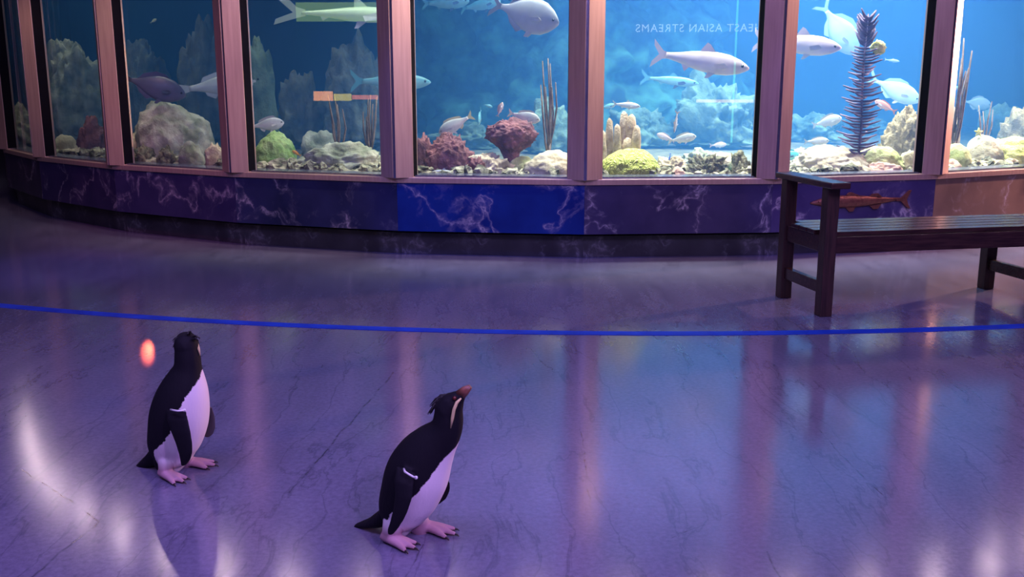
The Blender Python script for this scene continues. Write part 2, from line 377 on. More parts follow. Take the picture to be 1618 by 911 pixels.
bm = bmesh.new(); add_prism(bm, [((ring_pt(i, R - GI - 0.014) - CEN).x, (ring_pt(i, R - GI - 0.014) - CEN).y) for i in range(33)], BED - 0.05, TOP + 0.02)
water = mesh_obj('water', bm, M['water']); water.location = CEN
tag(water, 'clear blue sea water filling the round tank behind the glass', 'water', kind='stuff')

LAMP, HALL, SPOT, EXPO = 0.5, 1.12, 1.0, 0.0
# ------------------------------------------------------------------ blue tape line on the floor
tp = [(-260, 455), (0, 478), (250, 500), (500, 516), (750, 525), (950, 528.5), (1200, 526), (1400, 522), (1618, 514), (1900, 498)]
P = [at_z(x, y, 0) for x, y in tp]
A = np.array([[2 * p.x, 2 * p.y, 1] for p in P]); bb = np.array([p.x ** 2 + p.y ** 2 for p in P])
sx, sy, sk = np.linalg.lstsq(A, bb, rcond=None)[0]; tr = math.sqrt(sk + sx * sx + sy * sy)
bm = bmesh.new(); prev = None
for k in range(121):
    a = -1.15 + 2.2 * k / 120
    w = 0.036 + 0.003 * noise.noise(Vector((k * 0.5, 0, 0)))
    q = [(sx + (tr + e) * math.sin(a), sy - (tr + e) * math.cos(a)) for e in (-w, w)]
    cur = [bm.verts.new((*q[0], 0.0005)), bm.verts.new((*q[1], 0.0005)), bm.verts.new((*q[1], 0.0025)), bm.verts.new((*q[0], 0.0025))]
    if prev:
        for j in range(4): bm.faces.new((prev[j], prev[(j + 1) % 4], cur[(j + 1) % 4], cur[j]))
    else: bm.faces.new(cur[::-1])
    prev = cur
bm.faces.new(prev)
tag(mesh_obj('floor_tape', bm, M['tape']), 'long strip of blue tape curving across the stone floor in front of the tank', 'tape')

# ------------------------------------------------------------------ bench
def build_bench():
    rl = at_z(1216, 467, 0); rm = at_z(1536, 455, 0); fl = at_z(1300, 498, 0)
    u = Vector((rm.x - rl.x, rm.y - rl.y, 0)).normalized(); ang = math.atan2(u.y, u.x) + 0.03
    t = empty('bench', (fl.x, fl.y, 0), ang)
    tag(t, 'long backless dark brown wooden bench with open armrest and slatted seat', 'bench')
    Lm = (rm - rl).length; D = 0.45; lw = 0.066
    # local: x along the seat, y towards the tank; front left leg at the origin
    xs = [0, Lm + 0.02, 2 * Lm + 0.04]
    for i, x in enumerate(xs):
        for y in (0, D):
            end = i != 1
            bm = bmesh.new(); add_box(bm, (0, 0, (0.667 if end else 0.37) / 2), (lw, lw, 0.667 if end else 0.37))
            o = mesh_obj('leg', bm, M['wood_up'], t, bevel=0.004); o.location = (x, y, 0)
        bm = bmesh.new(); add_box(bm, (0, 0, 0), (0.036, D - lw + 0.004, 0.062)); o = mesh_obj('stretcher', bm, M['wood'], t, bevel=0.003); o.location = (x, D / 2, 0.145)
        bm = bmesh.new(); add_box(bm, (0, 0, 0), (0.04, D - lw + 0.004, 0.085)); o = mesh_obj('side_rail', bm, M['wood'], t, bevel=0.003); o.location = (x, D / 2, 0.372)
        if i != 1:
            bm = bmesh.new(); add_box(bm, (0, 0, 0), (0.105, D + 0.17, 0.032)); o = mesh_obj('armrest', bm, M['wood'], t, bevel=0.006); o.location = (x, D / 2 - 0.012, 0.683)
    for y in (-0.012, D + 0.012):
        for a, b in zip(xs, xs[1:]):
            pass
        bm = bmesh.new(); add_box(bm, (0, 0, 0), (xs[-1] - lw + 0.004, 0.03, 0.085)); o = mesh_obj('apron', bm, M['wood'], t, bevel=0.003); o.location = (xs[-1] / 2, y, 0.372)
    ns = 5; pit = (D - 0.0) / ns
    for k in range(ns):
        y = -0.005 + pit * (k + 0.5) ; full_l = 0 < k < ns - 1
        le = xs[-1] + (lw * 0.9 if full_l else -lw + 0.006)
        bm = bmesh.new(); add_box(bm, (0, 0, 0), (le, pit - 0.012, 0.022)); o = mesh_obj('seat_slat', bm, M['wood'], t, bevel=0.003); o.location = (xs[-1] / 2, y, 0.426)
    return t
build_bench()

# ------------------------------------------------------------------ cast fish plaque on the marble behind the bench
def fish_outline_sections(prof):
    return prof
def build_plaque():
    i = 5; A_, B_ = ring_pt(i, R), ring_pt(i + 1, R); x = (B_ - A_).normalized(); nrm = Vector((x.y, -x.x, 0))
    def on(px, py):
        r = ray(px, py); s = (A_ - CAM).dot(nrm) / r.dot(nrm); return CAM + r * s
    a = on(1280, 318); b = on(1437, 318); L = (b - a).length; c = (a + b) / 2
    o = empty('fish_relief', c + nrm * 0.0, math.atan2(x.y, x.x))
    tag(o, 'reddish bronze cast fish fixed to the blue-lit marble behind the bench armrest', 'plaque')
    # nose at -L/2 (left), tail to the right; sections: (s, centre z, half height, half thickness)
    sec = [(0.0, .0, .004, .004), (.03, .002, .012, .012), (.10, .004, .026, .022), (.18, .004, .036, .03), (.30, .004, .044, .034), (.42, .003, .043, .034), (.55, .003, .036, .028),
           (.68, .004, .026, .02), (.80, .006, .015, .013), (.88, .008, .011, .01)]
    bm = bmesh.new(); rings = []
    for s, cz, hh, ht in sec:
        rings.append([Vector((-L / 2 + s * L, -0.004 - max(0, ht * math.cos(2 * PI * k / 16)) * 1.0 + 0.004 * (math.cos(2 * PI * k / 16) < 0), cz + hh * math.sin(2 * PI * k / 16))) for k in range(16)])
    add_loft(bm, rings)
    body = mesh_obj('body', bm, M['cast'], o, smooth=True)
    def fin(nm, pts):
        bm = bmesh.new(); add_plate(bm, [(-L / 2 + s * L, -0.012, z) for s, z in pts], (0, 1, 0), 0.012); mesh_obj(nm, bm, M['cast'], o, bevel=0.002)
    fin('tail_fin', [(.85, .014), (.90, .02), (.97, .068), (1.0, .07), (.965, .02), (.955, .005), (.975, -.03), (1.0, -.062), (.965, -.055), (.90, -.008), (.85, -.004)])
    fin('dorsal_fin', [(.33, .04), (.36, .066), (.39, .07), (.47, .045), (.50, .04)])
    fin('dorsal_fin', [(.56, .03), (.60, .052), (.66, .056), (.70, .03)])
    fin('pelvic_fin', [(.34, -.036), (.38, -.068), (.42, -.066), (.44, -.036)])
    fin('anal_fin', [(.58, -.03), (.62, -.056), (.67, -.052), (.70, -.02)])
    bm = bmesh.new(); bmesh.ops.create_uvsphere(bm, u_segments=10, v_segments=8, radius=0.006); e = mesh_obj('eye', bm, M['cast'], o, smooth=True); e.location = (-L / 2 + .07 * L, -.022, .01)
M['cast'] = mat_noise('cast_bronze', (0.14, 0.05, 0.045), (0.22, 0.085, 0.065), 30, 0.42, 0.5, 0.25)
build_plaque()

# ------------------------------------------------------------------ penguins
M['penguin'] = mat_vcol('penguin_plumage', 0.75, 0.25, 120, 0.2, (1, 1, 0.35))
M['crest'] = mat_plain('black_crest', (0.012, 0.012, 0.016), 0.7)
M['brow'] = mat_plain('pale_yellow_plume', (0.62, 0.52, 0.26), 0.7)
M['beak'] = mat_noise('red_brown_beak', (0.13, 0.05, 0.035), (0.24, 0.09, 0.06), 60, 0.4, 0, 0.05)
M['eye_red'] = mat_plain('red_eye', (0.09, 0.012, 0.01), 0.2)
M['band'] = mat_plain('white_band', (0.72, 0.72, 0.74), 0.4)
M['claw'] = mat_plain('dark_claw', (0.03, 0.025, 0.025), 0.5)
BLACK = (0.005, 0.005, 0.010); WHITE = (0.80, 0.74, 0.78); PINK = (0.40, 0.24, 0.30); SOLE = (0.10, 0.06, 0.06)

def build_penguin(spec):
    Y0, psi = spec['Y'], math.radians(spec['psi']); bx = at_y(*spec['base'], Y0).x
    zx, zy, zs = spec['zoom']
    c, s = math.cos(psi), math.sin(psi)
    def loc(X, Yp, ly=0.0):
        px, py = zx + X / zs, zy + Yp / zs; lx = 0
        for _ in range(4):
            q = at_y(px, py, Y0 - lx * s + ly * c); lx = (q.x - bx - ly * s) / c
        return Vector((lx, ly, q.z))
    k0 = (at_y(*spec['base'], Y0) - CAM).length / F / zs          # metres per zoom pixel
    root = empty('penguin', (bx, Y0, 0), -psi); tag(root, spec['label'], 'penguin', 'penguins walking on the floor')
    parts = []                                                    # (bmesh, colour rule)
    # --- trunk, neck and head: one loft
    cen = [loc(X, Yy, ly) for X, Yy, r, ly in spec['spine']]; rad = [r * k0 for X, Yy, r, ly in spec['spine']]
    # smooth resample
    cc, rr = [], []
    n = len(cen)
    for i in range(n - 1):
        p0, p1, p2, p3 = cen[max(i - 1, 0)], cen[i], cen[i + 1], cen[min(i + 2, n - 1)]
        r0, r1, r2, r3 = rad[max(i - 1, 0)], rad[i], rad[i + 1], rad[min(i + 2, n - 1)]
        for q in range(5):
            t = q / 5; f = lambda a, b, d, e: 0.5 * (2 * b + (d - a) * t + (2 * a - 5 * b + 4 * d - e) * t * t + (3 * b - a - 3 * d + e) * t ** 3)
            cc.append(f(p0, p1, p2, p3)); rr.append(f(r0, r1, r2, r3))
    cc.append(cen[-1]); rr.append(rad[-1])
    bm = bmesh.new(); rings = []
    for i, p in enumerate(cc):
        t = (cc[min(i + 1, len(cc) - 1)] - cc[max(i - 1, 0)]).normalized()
        lat = Vector((0, 1, 0)); lat = (lat - t * lat.dot(t)).normalized(); fw = lat.cross(t)
        rings.append([p + fw * math.cos(2 * PI * k / 28) * rr[i] + lat * math.sin(2 * PI * k / 28) * rr[i] * 0.96 for k in range(28)])
    add_loft(bm, rings); parts.append([bm, 'body'])
    bm = bmesh.new(); bmesh.ops.create_icosphere(bm, subdivisions=3, radius=rad[0] * 1.0, matrix=Matrix.Translation(cen[0])); parts.append([bm, 'body'])
    hp = [loc(X, Yy, ly) for X, Yy, r, ly in spec['head']]; hr = [r * k0 for X, Yy, r, ly in spec['head']]
    bm = bmesh.new(); add_tube(bm, hp, hr, 20); parts.append([bm, 'head'])
    for p, r in zip(hp, hr):
        bm = bmesh.new(); bmesh.ops.create_icosphere(bm, subdivisions=2, radius=r, matrix=Matrix.Translation(p)); parts.append([bm, 'head'])
    # --- tail: stiff wedge
    tl = [loc(X, Yy, 0) for X, Yy in spec['tail']]
    bm = bmesh.new(); rg = []
    for i, (w, h) in enumerate(((0.034, 0.044), (0.034, 0.027), (0.026, 0.014), (0.010, 0.005))):
        p = tl[i]; rg.append([p + Vector((0, w * math.cos(2 * PI * k / 12), h * math.sin(2 * PI * k / 12))) for k in range(12)])
    add_loft(bm, rg); parts.append([bm, 'tail'])
    # --- flippers
    for fl in spec['flippers']:
        bm = bmesh.new(); rg = []
        for (Xb, Yb), (Xf, Yf), ly in fl:
            b_, f_ = loc(Xb, Yb, ly), loc(Xf, Yf, ly); m_ = (b_ + f_) / 2; hw = (f_ - b_) / 2
            rg.append([m_ + hw * math.cos(2 * PI * k / 14) + Vector((0, 0.0085 * math.sin(2 * PI * k / 14), 0)) for k in range(14)])
        add_loft(bm, rg); parts.append([bm, 'flipper'])
    # --- legs and feet
    for ft in spec['feet']:
        ly = ft['ly']; ank = loc(*ft['ankle'], ly); hip = loc(*ft['hip'], ly * 0.62)
        bm = bmesh.new(); add_tube(bm, [hip, (hip + ank) / 2, ank], [0.034, 0.028, 0.017], 14); parts.append([bm, 'leg'])
        ank = Vector((ank.x, ank.y, 0.018)); az = ft['turn']; ln = ft['len']
        toes = []
        for da, l_ in ((-0.32, 0.9), (0.0, 1.0), (0.32, 0.9)):
            a = az + da; d = Vector((math.cos(a), math.sin(a), 0))
            tip = ank + d * ln * l_; tip.z = 0.006
            mid = ank + d * ln * l_ * 0.55; mid.z = 0.013
            bm = bmesh.new(); add_tube(bm, [ank - Vector((math.cos(az), math.sin(az), 0)) * 0.016, mid, tip], [0.0150, 0.0105, 0.0065], 10); parts.append([bm, 'foot']); toes.append((ank, tip, d))
        for (a0, t0, _), (a1, t1, _) in zip(toes, toes[1:]):
            bm = bmesh.new(); q = [a0.copy(), a0.lerp(t0, 0.86), (t0.lerp(t1, 0.5)).lerp(a0, 0.26), a1.lerp(t1, 0.86)]
            for v in q[1:]: v.z = 0.007
            q[0].z = 0.013
            add_plate(bm, q, (0, 0, 1), 0.007); parts.append([bm, 'foot'])
        for _, tip, d in toes:
            bm = bmesh.new(); add_tube(bm, [tip - d * 0.004, tip + d * 0.006, tip + d * 0.011 - Vector((0, 0, 0.004))], [0.0035, 0.0027, 0.0008], 6); mesh_obj('claw', bm, M['claw'], root, smooth=True)
    # --- fuse into one surface
    from mathutils.bvhtree import BVHTree
    allbm = bmesh.new(); trees = []
    for bm, rule in parts:
        bmesh.ops.recalc_face_normals(bm, faces=bm.faces)
        trees.append((BVHTree.FromBMesh(bm), rule))
        tmp = bpy.data.meshes.new('tmp'); bm.to_mesh(tmp); allbm.from_mesh(tmp); bpy.data.meshes.remove(tmp); bm.free()
    me0 = bpy.data.meshes.new('tmp'); allbm.to_mesh(me0); allbm.free()
    ob = bpy.data.objects.new('tmp', me0); COL.objects.link(ob)
    md = ob.modifiers.new('r', 'REMESH'); md.mode = 'VOXEL'; md.voxel_size = 0.0032
    dg = bpy.context.evaluated_depsgraph_get(); dg.update()
    me = bpy.data.meshes.new_from_object(ob.evaluated_get(dg)); bpy.data.objects.remove(ob); bpy.data.meshes.remove(me0)
    bm = bmesh.new(); bm.from_mesh(me)
    for _ in range(7): bmesh.ops.smooth_vert(bm, verts=bm.verts, factor=0.5, use_axis_x=True, use_axis_y=True, use_axis_z=True)
    bm.to_mesh(me); bm.free()
    for p in me.polygons: p.use_smooth = True
    col = me.color_attributes.new('Col', 'FLOAT_COLOR', 'POINT')
    zc = [p.z for p in cc]; order = np.argsort(zc); zs_ = np.array(zc)[order]; xs_ = np.array([p.x for p in cc])[order]; ys_ = np.array([p.y for p in cc])[order]; rs_ = np.array(rr)[order]
    ub = sorted([(loc(0, Yy, 0).z, u) for Yy, u in spec['edge']]); uz = [a for a, b in ub]; uu = [b for a, b in ub]
    for i, v in enumerate(me.vertices):
        p = v.co; best = None; bd = 1e9
        for tr_, rule in trees:
            h = tr_.find_nearest(p, 0.03)
            if h[0] is not None:
                pr = h[3] - (0.003 if rule in ('flipper', 'tail', 'foot') else 0)
                if pr < bd: bd = pr; best = rule
        if best in ('body', 'leg', None):
            z = p.z; xc, yc, r = np.interp(z, zs_, xs_), np.interp(z, zs_, ys_), np.interp(z, zs_, rs_)
            phi = math.atan2(-(p.y - yc), p.x - xc); u = np.interp(z, uz, uu)
            lim = math.acos(max(-1, min(1, 2 * u - 1))) - psi if u < 0.999 else -9
            jit = 0.05 * noise.noise(p * 90)
            wht = -max(lim, 0.95) < phi + jit < lim and lim > -8
            if best == 'leg' and z > 0.028: k_ = min(1, max(0, (z - 0.03) / 0.035)); cl = tuple(PINK[j] * (1 - k_) + WHITE[j] * k_ for j in range(3)) if (wht or z < 0.07) else BLACK
            elif best == 'leg': cl = PINK
            else: cl = WHITE if wht else BLACK
        elif best == 'foot': cl = PINK if p.z > 0.006 else SOLE
        else: cl = BLACK
        if best == 'flipper' and spec.get('far_grey') and p.y > 0.05: cl = (0.10, 0.09, 0.10)
        col.data[i].color = (*cl, 1)
    body = bpy.data.objects.new('body', me); me.materials.append(M['penguin']); link(body, root)
    # --- beak, eyes, crest, plumes, band
    bk = [loc(X, Yy, ly) for X, Yy, ly in spec['beak']]; d = (bk[-1] - bk[0]).normalized()
    for sgn, nm, sc_ in ((1, 'upper_beak', 1.0), (-1, 'lower_beak', 0.8)):
        upv = d.cross(Vector((0, 1, 0)) if abs(d.y) < 0.8 else Vector((1, 0, 0))).normalized()
        if upv.z < 0: upv = -upv
        bm = bmesh.new(); add_tube(bm, [q + upv * sgn * 0.0035 * (1 - 0.6 * t_) for q, t_ in zip(bk, (0, .5, 1))], [0.0125 * sc_, 0.0105 * sc_, 0.0045], 12); mesh_obj(nm, bm, M['beak'], root, smooth=True)
    for X, Yy, ly in spec['eyes']:
        bm = bmesh.new(); bmesh.ops.create_uvsphere(bm, u_segments=12, v_segments=8, radius=0.0055); e = mesh_obj('eye', bm, M['eye_red'], root, smooth=True); e.location = loc(X, Yy, ly)
    bm = bmesh.new(); rnd = random.Random(spec['seed'])
    for (X0, Y0_, l0), (X1, Y1, l1), cnt in spec['crest']:
        for _ in range(cnt):
            j = lambda a: a + rnd.uniform(-9, 9)
            a = loc(j(X0), j(Y0_), l0 + rnd.uniform(-.012, .012)); b = loc(j(X1), j(Y1), l1 + rnd.uniform(-.02, .02)); m_ = a.lerp(b, .5) + Vector((0, 0, 0.006))
            add_tube(bm, [a, m_, b], [0.0036, 0.0024, 0.0005], 5)
    tag(mesh_obj('crest', bm, M['crest'], root, smooth=True), 'ragged black crest feathers')
    for pl in spec['plumes']:
        bm = bmesh.new(); q = [loc(X, Yy, ly) for X, Yy, ly in pl]; add_tube(bm, q, [0.002] + [0.0042] * (len(q) - 2) + [0.0012], 8); tag(mesh_obj('brow_plume', bm, M['brow'], root, smooth=True), 'pale yellow brow plume')
    q = [loc(X, Yy, ly) for X, Yy, ly in spec['band']]
    bm = bmesh.new(); add_tube(bm, q, 0.0028, 8); bmesh.ops.create_icosphere(bm, subdivisions=2, radius=0.005, matrix=Matrix.Translation(q[-1])); tag(mesh_obj('flipper_band', bm, M['band'], root, smooth=True), 'white identification band')
    return root

pengR = dict(label='black and white penguin stretching its neck and beak upward, nearest on the floor', Y=2.44, psi=24, base=(640, 852), zoom=(540, 590, 3.035), seed=3,
    spine=[(272, 725, 62, 0), (284, 675, 104, 0), (302, 625, 124, 0), (330, 565, 139, 0), (362, 480, 146, 0), (398, 405, 132, 0), (440, 345, 108, 0), (484, 292, 82, 0), (506, 250, 70, 0), (512, 205, 66, 0), (514, 165, 60, 0)],
    head=[(512, 172, 64, 0), (526, 148, 56, 0), (549, 122, 38, 0), (570, 106, 25, 0)],
    tail=[(236, 652), (190, 690), (132, 714), (64, 728)],
    flippers=[[((262, 440), (362, 480), -.085), ((250, 505), (345, 535), -.105), ((254, 570), (338, 600), -.112), ((248, 640), (318, 660), -.115), ((232, 705), (296, 705), -.115), ((220, 742), (272, 742), -.112), ((222, 770), (246, 772), -.110)],
              [((420, 450), (500, 480), .08), ((430, 520), (522, 530), .10), ((446, 575), (520, 562), .108), ((448, 610), (502, 600), .11), ((450, 630), (470, 624), .11)]],
    feet=[dict(ly=-.052, hip=(262, 690), ankle=(222, 800), turn=-.10, len=.088), dict(ly=.052, hip=(355, 680), ankle=(392, 790), turn=.02, len=.098)],
    edge=[(205, 1.0), (232, 1.0), (262, .93), (300, .80), (350, .74), (400, .65), (450, .58), (485, .50), (530, .42), (565, .27), (640, .24), (700, .25), (730, .20), (760, .05)],
    beak=[(570, 104, 0), (594, 82, 0), (616, 62, 0)], eyes=[(541, 118, -.021), (541, 118, .021)],
    crest=[((470, 130, 0), (418, 188, -.012), 9), ((480, 118, 0), (430, 158, 0), 8), ((462, 150, -.01), (425, 190, .015), 6), ((500, 108, .0), (455, 128, .0), 6)],
    plumes=[[(572, 118, -.016), (552, 138, -.026), (538, 172, -.031), (530, 215, -.031), (522, 262, -.032)], [(572, 118, .016), (552, 138, .026), (538, 172, .031), (530, 215, .031), (522, 262, .032)]],
    band=[(298, 456, -.098), (303, 470, -.112), (322, 482, -.117), (340, 493, -.112), (356, 498, -.098)])
pengL = dict(label='black and white penguin standing upright with its face turned away toward the tank', Y=2.89, psi=28, base=(272, 746), zoom=(180, 500, 3.255), seed=5, far_grey=True,
    spine=[(288, 735, 74, 0), (296, 695, 104, 0), (304, 645, 121, 0), (321, 585, 133, 0), (336, 510, 138, 0), (351, 430, 128, 0), (365, 360, 108, 0), (375, 300, 83, 0), (380, 255, 64, 0), (379, 210, 60, 0), (376, 165, 56, 0)],
    head=[(374, 150, 58, .0), (372, 132, 52, .012), (372, 128, 36, .04), (374, 124, 24, .062)],
    tail=[(238, 696), (190, 736), (134, 772), (78, 792)],
    flippers=[[((268, 475), (372, 478), -.085), ((272, 530), (382, 525), -.108), ((292, 590), (395, 590), -.116), ((318, 650), (404, 650), -.118), ((334, 700), (404, 700), -.118), ((344, 740), (392, 738), -.115), ((350, 766), (368, 764), -.112)],
              [((430, 450), (506, 465), .085), ((440, 520), (522, 520), .105), ((452, 570), (522, 572), .112), ((462, 602), (510, 604), .115), ((470, 618), (490, 619), .115)]],
    feet=[dict(ly=-.052, hip=(285, 690), ankle=(258, 800), turn=-.06, len=.088), dict(ly=.052, hip=(350, 690), ankle=(372, 775), turn=.36, len=.098)],
    edge=[(150, 1.0), (205, 1.0), (232, .96), (265, .82), (300, .70), (350, .62), (400, .57), (470, .54), (530, .44), (580, .27), (610, .26), (690, .30), (720, .30), (770, .05)],
    beak=[(374, 126, .055), (375, 122, .082), (376, 118, .106)], eyes=[(398, 126, .040), (350, 126, .040)],
    crest=[((335, 118, 0), (308, 128, -.01), 8), ((332, 130, 0), (310, 150, 0), 5), ((412, 108, 0), (437, 116, 0), 8), ((380, 92, 0), (396, 78, 0), 5), ((350, 98, 0), (330, 100, 0), 6)],
    plumes=[[(412, 118, .03), (428, 138, .018), (436, 165, .012), (444, 200, .012)], [(340, 122, .04), (326, 140, .032), (318, 165, .03), (314, 190, .03)]],
    band=[(292, 477, -.108), (310, 481, -.116), (328, 484, -.119), (345, 483, -.117), (362, 480, -.104)])
build_penguin(pengL); build_penguin(pengR)

# ------------------------------------------------------------------ fish
M['fish'] = mat_vcol('fish_scales', 0.38, 0.15, 160, 0.5)
M['fish_eye'] = mat_plain('fish_eye', (0.01, 0.01, 0.012), 0.15)
PROF = {  # s along the body (0 nose .. 1 tail root): half height / body length, and where fins sit
 'slim': dict(h=[(0, .012), (.05, .045), (.12, .075), (.25, .108), (.4, .118), (.55, .108), (.7, .085), (.85, .052), (.95, .036), (1, .034)], w=.5, dorsal=[(.42, .11), (.50, .185), (.54, .20), (.60, .115)], anal=[(.70, -.08), (.75, -.135), (.80, -.065)], tail=.17, fork=.5),
 'deep': dict(h=[(0, .03), (.05, .10), (.12, .17), (.25, .25), (.4, .28), (.55, .26), (.7, .19), (.85, .09), (.95, .05), (1, .045)], w=.34, dorsal=[(.32, .24), (.42, .33), (.60, .34), (.80, .22), (.88, .08)], anal=[(.55, -.24), (.66, -.31), (.80, -.20), (.88, -.07)], tail=.20, fork=.6),
 'snap': dict(h=[(0, .02), (.05, .075), (.12, .13), (.25, .175), (.4, .185), (.55, .165), (.7, .12), (.85, .065), (.95, .045), (1, .042)], w=.45, dorsal=[(.22, .16), (.30, .235), (.45, .24), (.65, .20), (.80, .15), (.84, .07)], anal=[(.62, -.13), (.68, -.20), (.78, -.14), (.80, -.08)], tail=.18, fork=.35),
 'shark': dict(h=[(0, .022), (.04, .045), (.10, .065), (.25, .09), (.4, .095), (.55, .08), (.7, .055), (.85, .032), (.95, .022), (1, .02)], w=.85, dorsal=[(.36, .08), (.46, .19), (.50, .20), (.50, .08)], anal=[(.74, -.045), (.80, -.085), (.82, -.035)], tail=.26, fork=.7),
}
def build_fish(name, label, kind, nose, tail, d, back, belly, yaw=0.0, fin=None, bend=0.0, hs=1.0, ts=1.0):
    nx, ny = nose; tx, ty = tail
    mid = at_R((nx + tx) / 2, (ny + ty) / 2, R - d)
    r = (mid - CAM).normalized(); rt = Vector((r.y, -r.x, 0)).normalized(); up = rt.cross(r).normalized()
    dx, dy = nx - tx, -(ny - ty); l = math.hypot(dx, dy) * px_size(mid) / max(math.cos(yaw), .3)
    hd = (rt * dx + up * dy).normalized() * math.cos(yaw) - r * math.sin(yaw)       # yaw > 0 turns the head to the glass
    hd.normalize(); zz = (Vector((0, 0, 1)) - hd * hd.z).normalized(); yy = zz.cross(hd)
    pr = PROF[kind]; Lb = l / (1 + pr['tail']); root = empty(name); root.matrix_world = Matrix.Translation(mid) @ Matrix((hd, yy, zz)).transposed().to_4x4()
    tag(root, label, 'fish', 'fish swimming in the round tank')
    x0 = l / 2
    def X(s): return x0 - s * Lb
    def Yb(s): return bend * Lb * max(0, s - .3) ** 2
    bm = bmesh.new(); rings = []; S = [q / 24 for q in range(25)]
    hk = [a for a, b in pr['h']]; hv = [b for a, b in pr['h']]
    for s in S:
        h = float(np.interp(s, hk, hv)) * Lb * hs; w = h * pr['w'] * (1 if kind != 'shark' else 1)
        rings.append([Vector((X(s), Yb(s) + w * math.cos(2 * PI * k / 16) * (1 - .15 * abs(math.sin(2 * PI * k / 16))), h * math.sin(2 * PI * k / 16))) for k in range(16)])
    add_loft(bm, rings)
    th = .012 * Lb
    def outline(pts): return [(X(s), Yb(s), z * Lb * hs) for s, z in pts]
    dd = pr['dorsal']; add_plate(bm, outline([(dd[0][0] - .03, dd[0][1] * .6)] + dd + [(dd[-1][0] + .01, dd[-1][1] * .5)]), (0, 1, 0), th)
    aa = pr['anal']; add_plate(bm, outline([(aa[0][0] - .02, aa[0][1] * .6)] + aa + [(aa[-1][0], aa[-1][1] * .4)]), (0, 1, 0), th)
    tt, fk = pr['tail'], pr['fork']; sp = (.17 if kind != 'deep' else .2) * ts
    up_ = sp * (1.5 if kind == 'shark' else 1.0); dn = sp * (.7 if kind == 'shark' else 1.0)
    add_plate(bm, [(X(.96), Yb(.96), .03 * Lb), (X(1.04), Yb(1.04), .05 * Lb), (X(1 + tt), Yb(1 + tt), up_ * Lb), (X(1 + tt * .93), Yb(1 + tt), up_ * .55 * Lb), (X(1 + tt * (1 - fk)), Yb(1.08), 0),
                   (X(1 + tt * .93), Yb(1 + tt), -dn * .55 * Lb), (X(1 + tt), Yb(1 + tt), -dn * Lb), (X(1.04), Yb(1.04), -.05 * Lb), (X(.96), Yb(.96), -.03 * Lb)], (0, 1, 0), th)
    me = bpy.data.meshes.new('body'); bmesh.ops.recalc_face_normals(bm, faces=bm.faces); bm.to_mesh(me); bm.free()
    col = me.color_attributes.new('Col', 'FLOAT_COLOR', 'POINT'); fin = fin or back
    for i, v in enumerate(me.vertices):
        s = (x0 - v.co.x) / Lb; h = float(np.interp(min(s, 1), hk, hv)) * Lb * hs
        k_ = min(1, max(0, (v.co.z / max(h, 1e-5) + .35) / .9)); k_ = k_ * k_ * (3 - 2 * k_)
        cl = [belly[j] * (1 - k_) + back[j] * k_ for j in range(3)]
        if abs(v.co.z) > h * 1.06 or s > 1.02: cl = list(fin)
        nz = 1 + .12 * noise.noise(Vector((v.co.x, v.co.y, v.co.z)) * (14 / Lb)); col.data[i].color = (*[min(1, c_ * nz) for c_ in cl], 1)
    for p in me.polygons: p.use_smooth = len(p.vertices) == 4 and p.area < .05 * Lb * Lb
    me.materials.append(M['fish']); link(bpy.data.objects.new('body', me), root)
    hh = float(np.interp(.08, hk, hv)) * Lb * hs
    for sg in (1, -1):
        bm = bmesh.new(); bmesh.ops.create_uvsphere(bm, u_segments=8, v_segments=6, radius=.017 * Lb + .001); e = mesh_obj('eye', bm, M['fish_eye'], root, smooth=True); e.location = (X(.085), sg * hh * pr['w'] * .93, hh * .25)
        h3 = float(np.interp(.27, hk, hv)) * Lb * hs; y3 = sg * h3 * pr['w'] * .95
        bm = bmesh.new(); add_plate(bm, [(X(.25), y3, -.02 * Lb), (X(.30), y3 + sg * .03 * Lb, .015 * Lb), (X(.42), y3 + sg * .075 * Lb, -.02 * Lb), (X(.40), y3 + sg * .07 * Lb, -.07 * Lb), (X(.30), y3 + sg * .02 * Lb, -.055 * Lb)], (0, 1, 0), th * .7)
        f_ = mesh_obj('pectoral_fin', bm, M['fin_pale' if back[0] > .2 else 'fin_dark'], root)
        h4 = float(np.interp(.42, hk, hv)) * Lb * hs
        bm = bmesh.new(); add_plate(bm, [(X(.38), sg * h4 * pr['w'] * .3, -h4 * .9), (X(.46), sg * h4 * pr['w'] * .4, -h4 * 1.05 - .05 * Lb), (X(.50), sg * h4 * pr['w'] * .4, -h4 * 1.0 - .06 * Lb), (X(.47), sg * h4 * pr['w'] * .3, -h4 * .85)], (0, 1, 0), th * .7)
        mesh_obj('pelvic_fin', bm, M['fin_pale' if back[0] > .2 else 'fin_dark'], root)
    return root
M['fin_dark'] = mat_plain('dark_fin', (.05, .055, .11), 0.5)
M['fin_pale'] = mat_plain('pale_fin', (0.6, 0.6, 0.6), 0.5)
SIL = ((.36, .38, .40), (.68, .68, .70)); WHT = ((.45, .47, .48), (.64, .64, .64)); PNK = ((.50, .36, .38), (.78, .68, .68)); DRK = ((.05, .055, .12), (.12, .12, .2)); TEA = ((.10, .30, .36), (.28, .48, .50)); YTL = (.65, .62, .30)
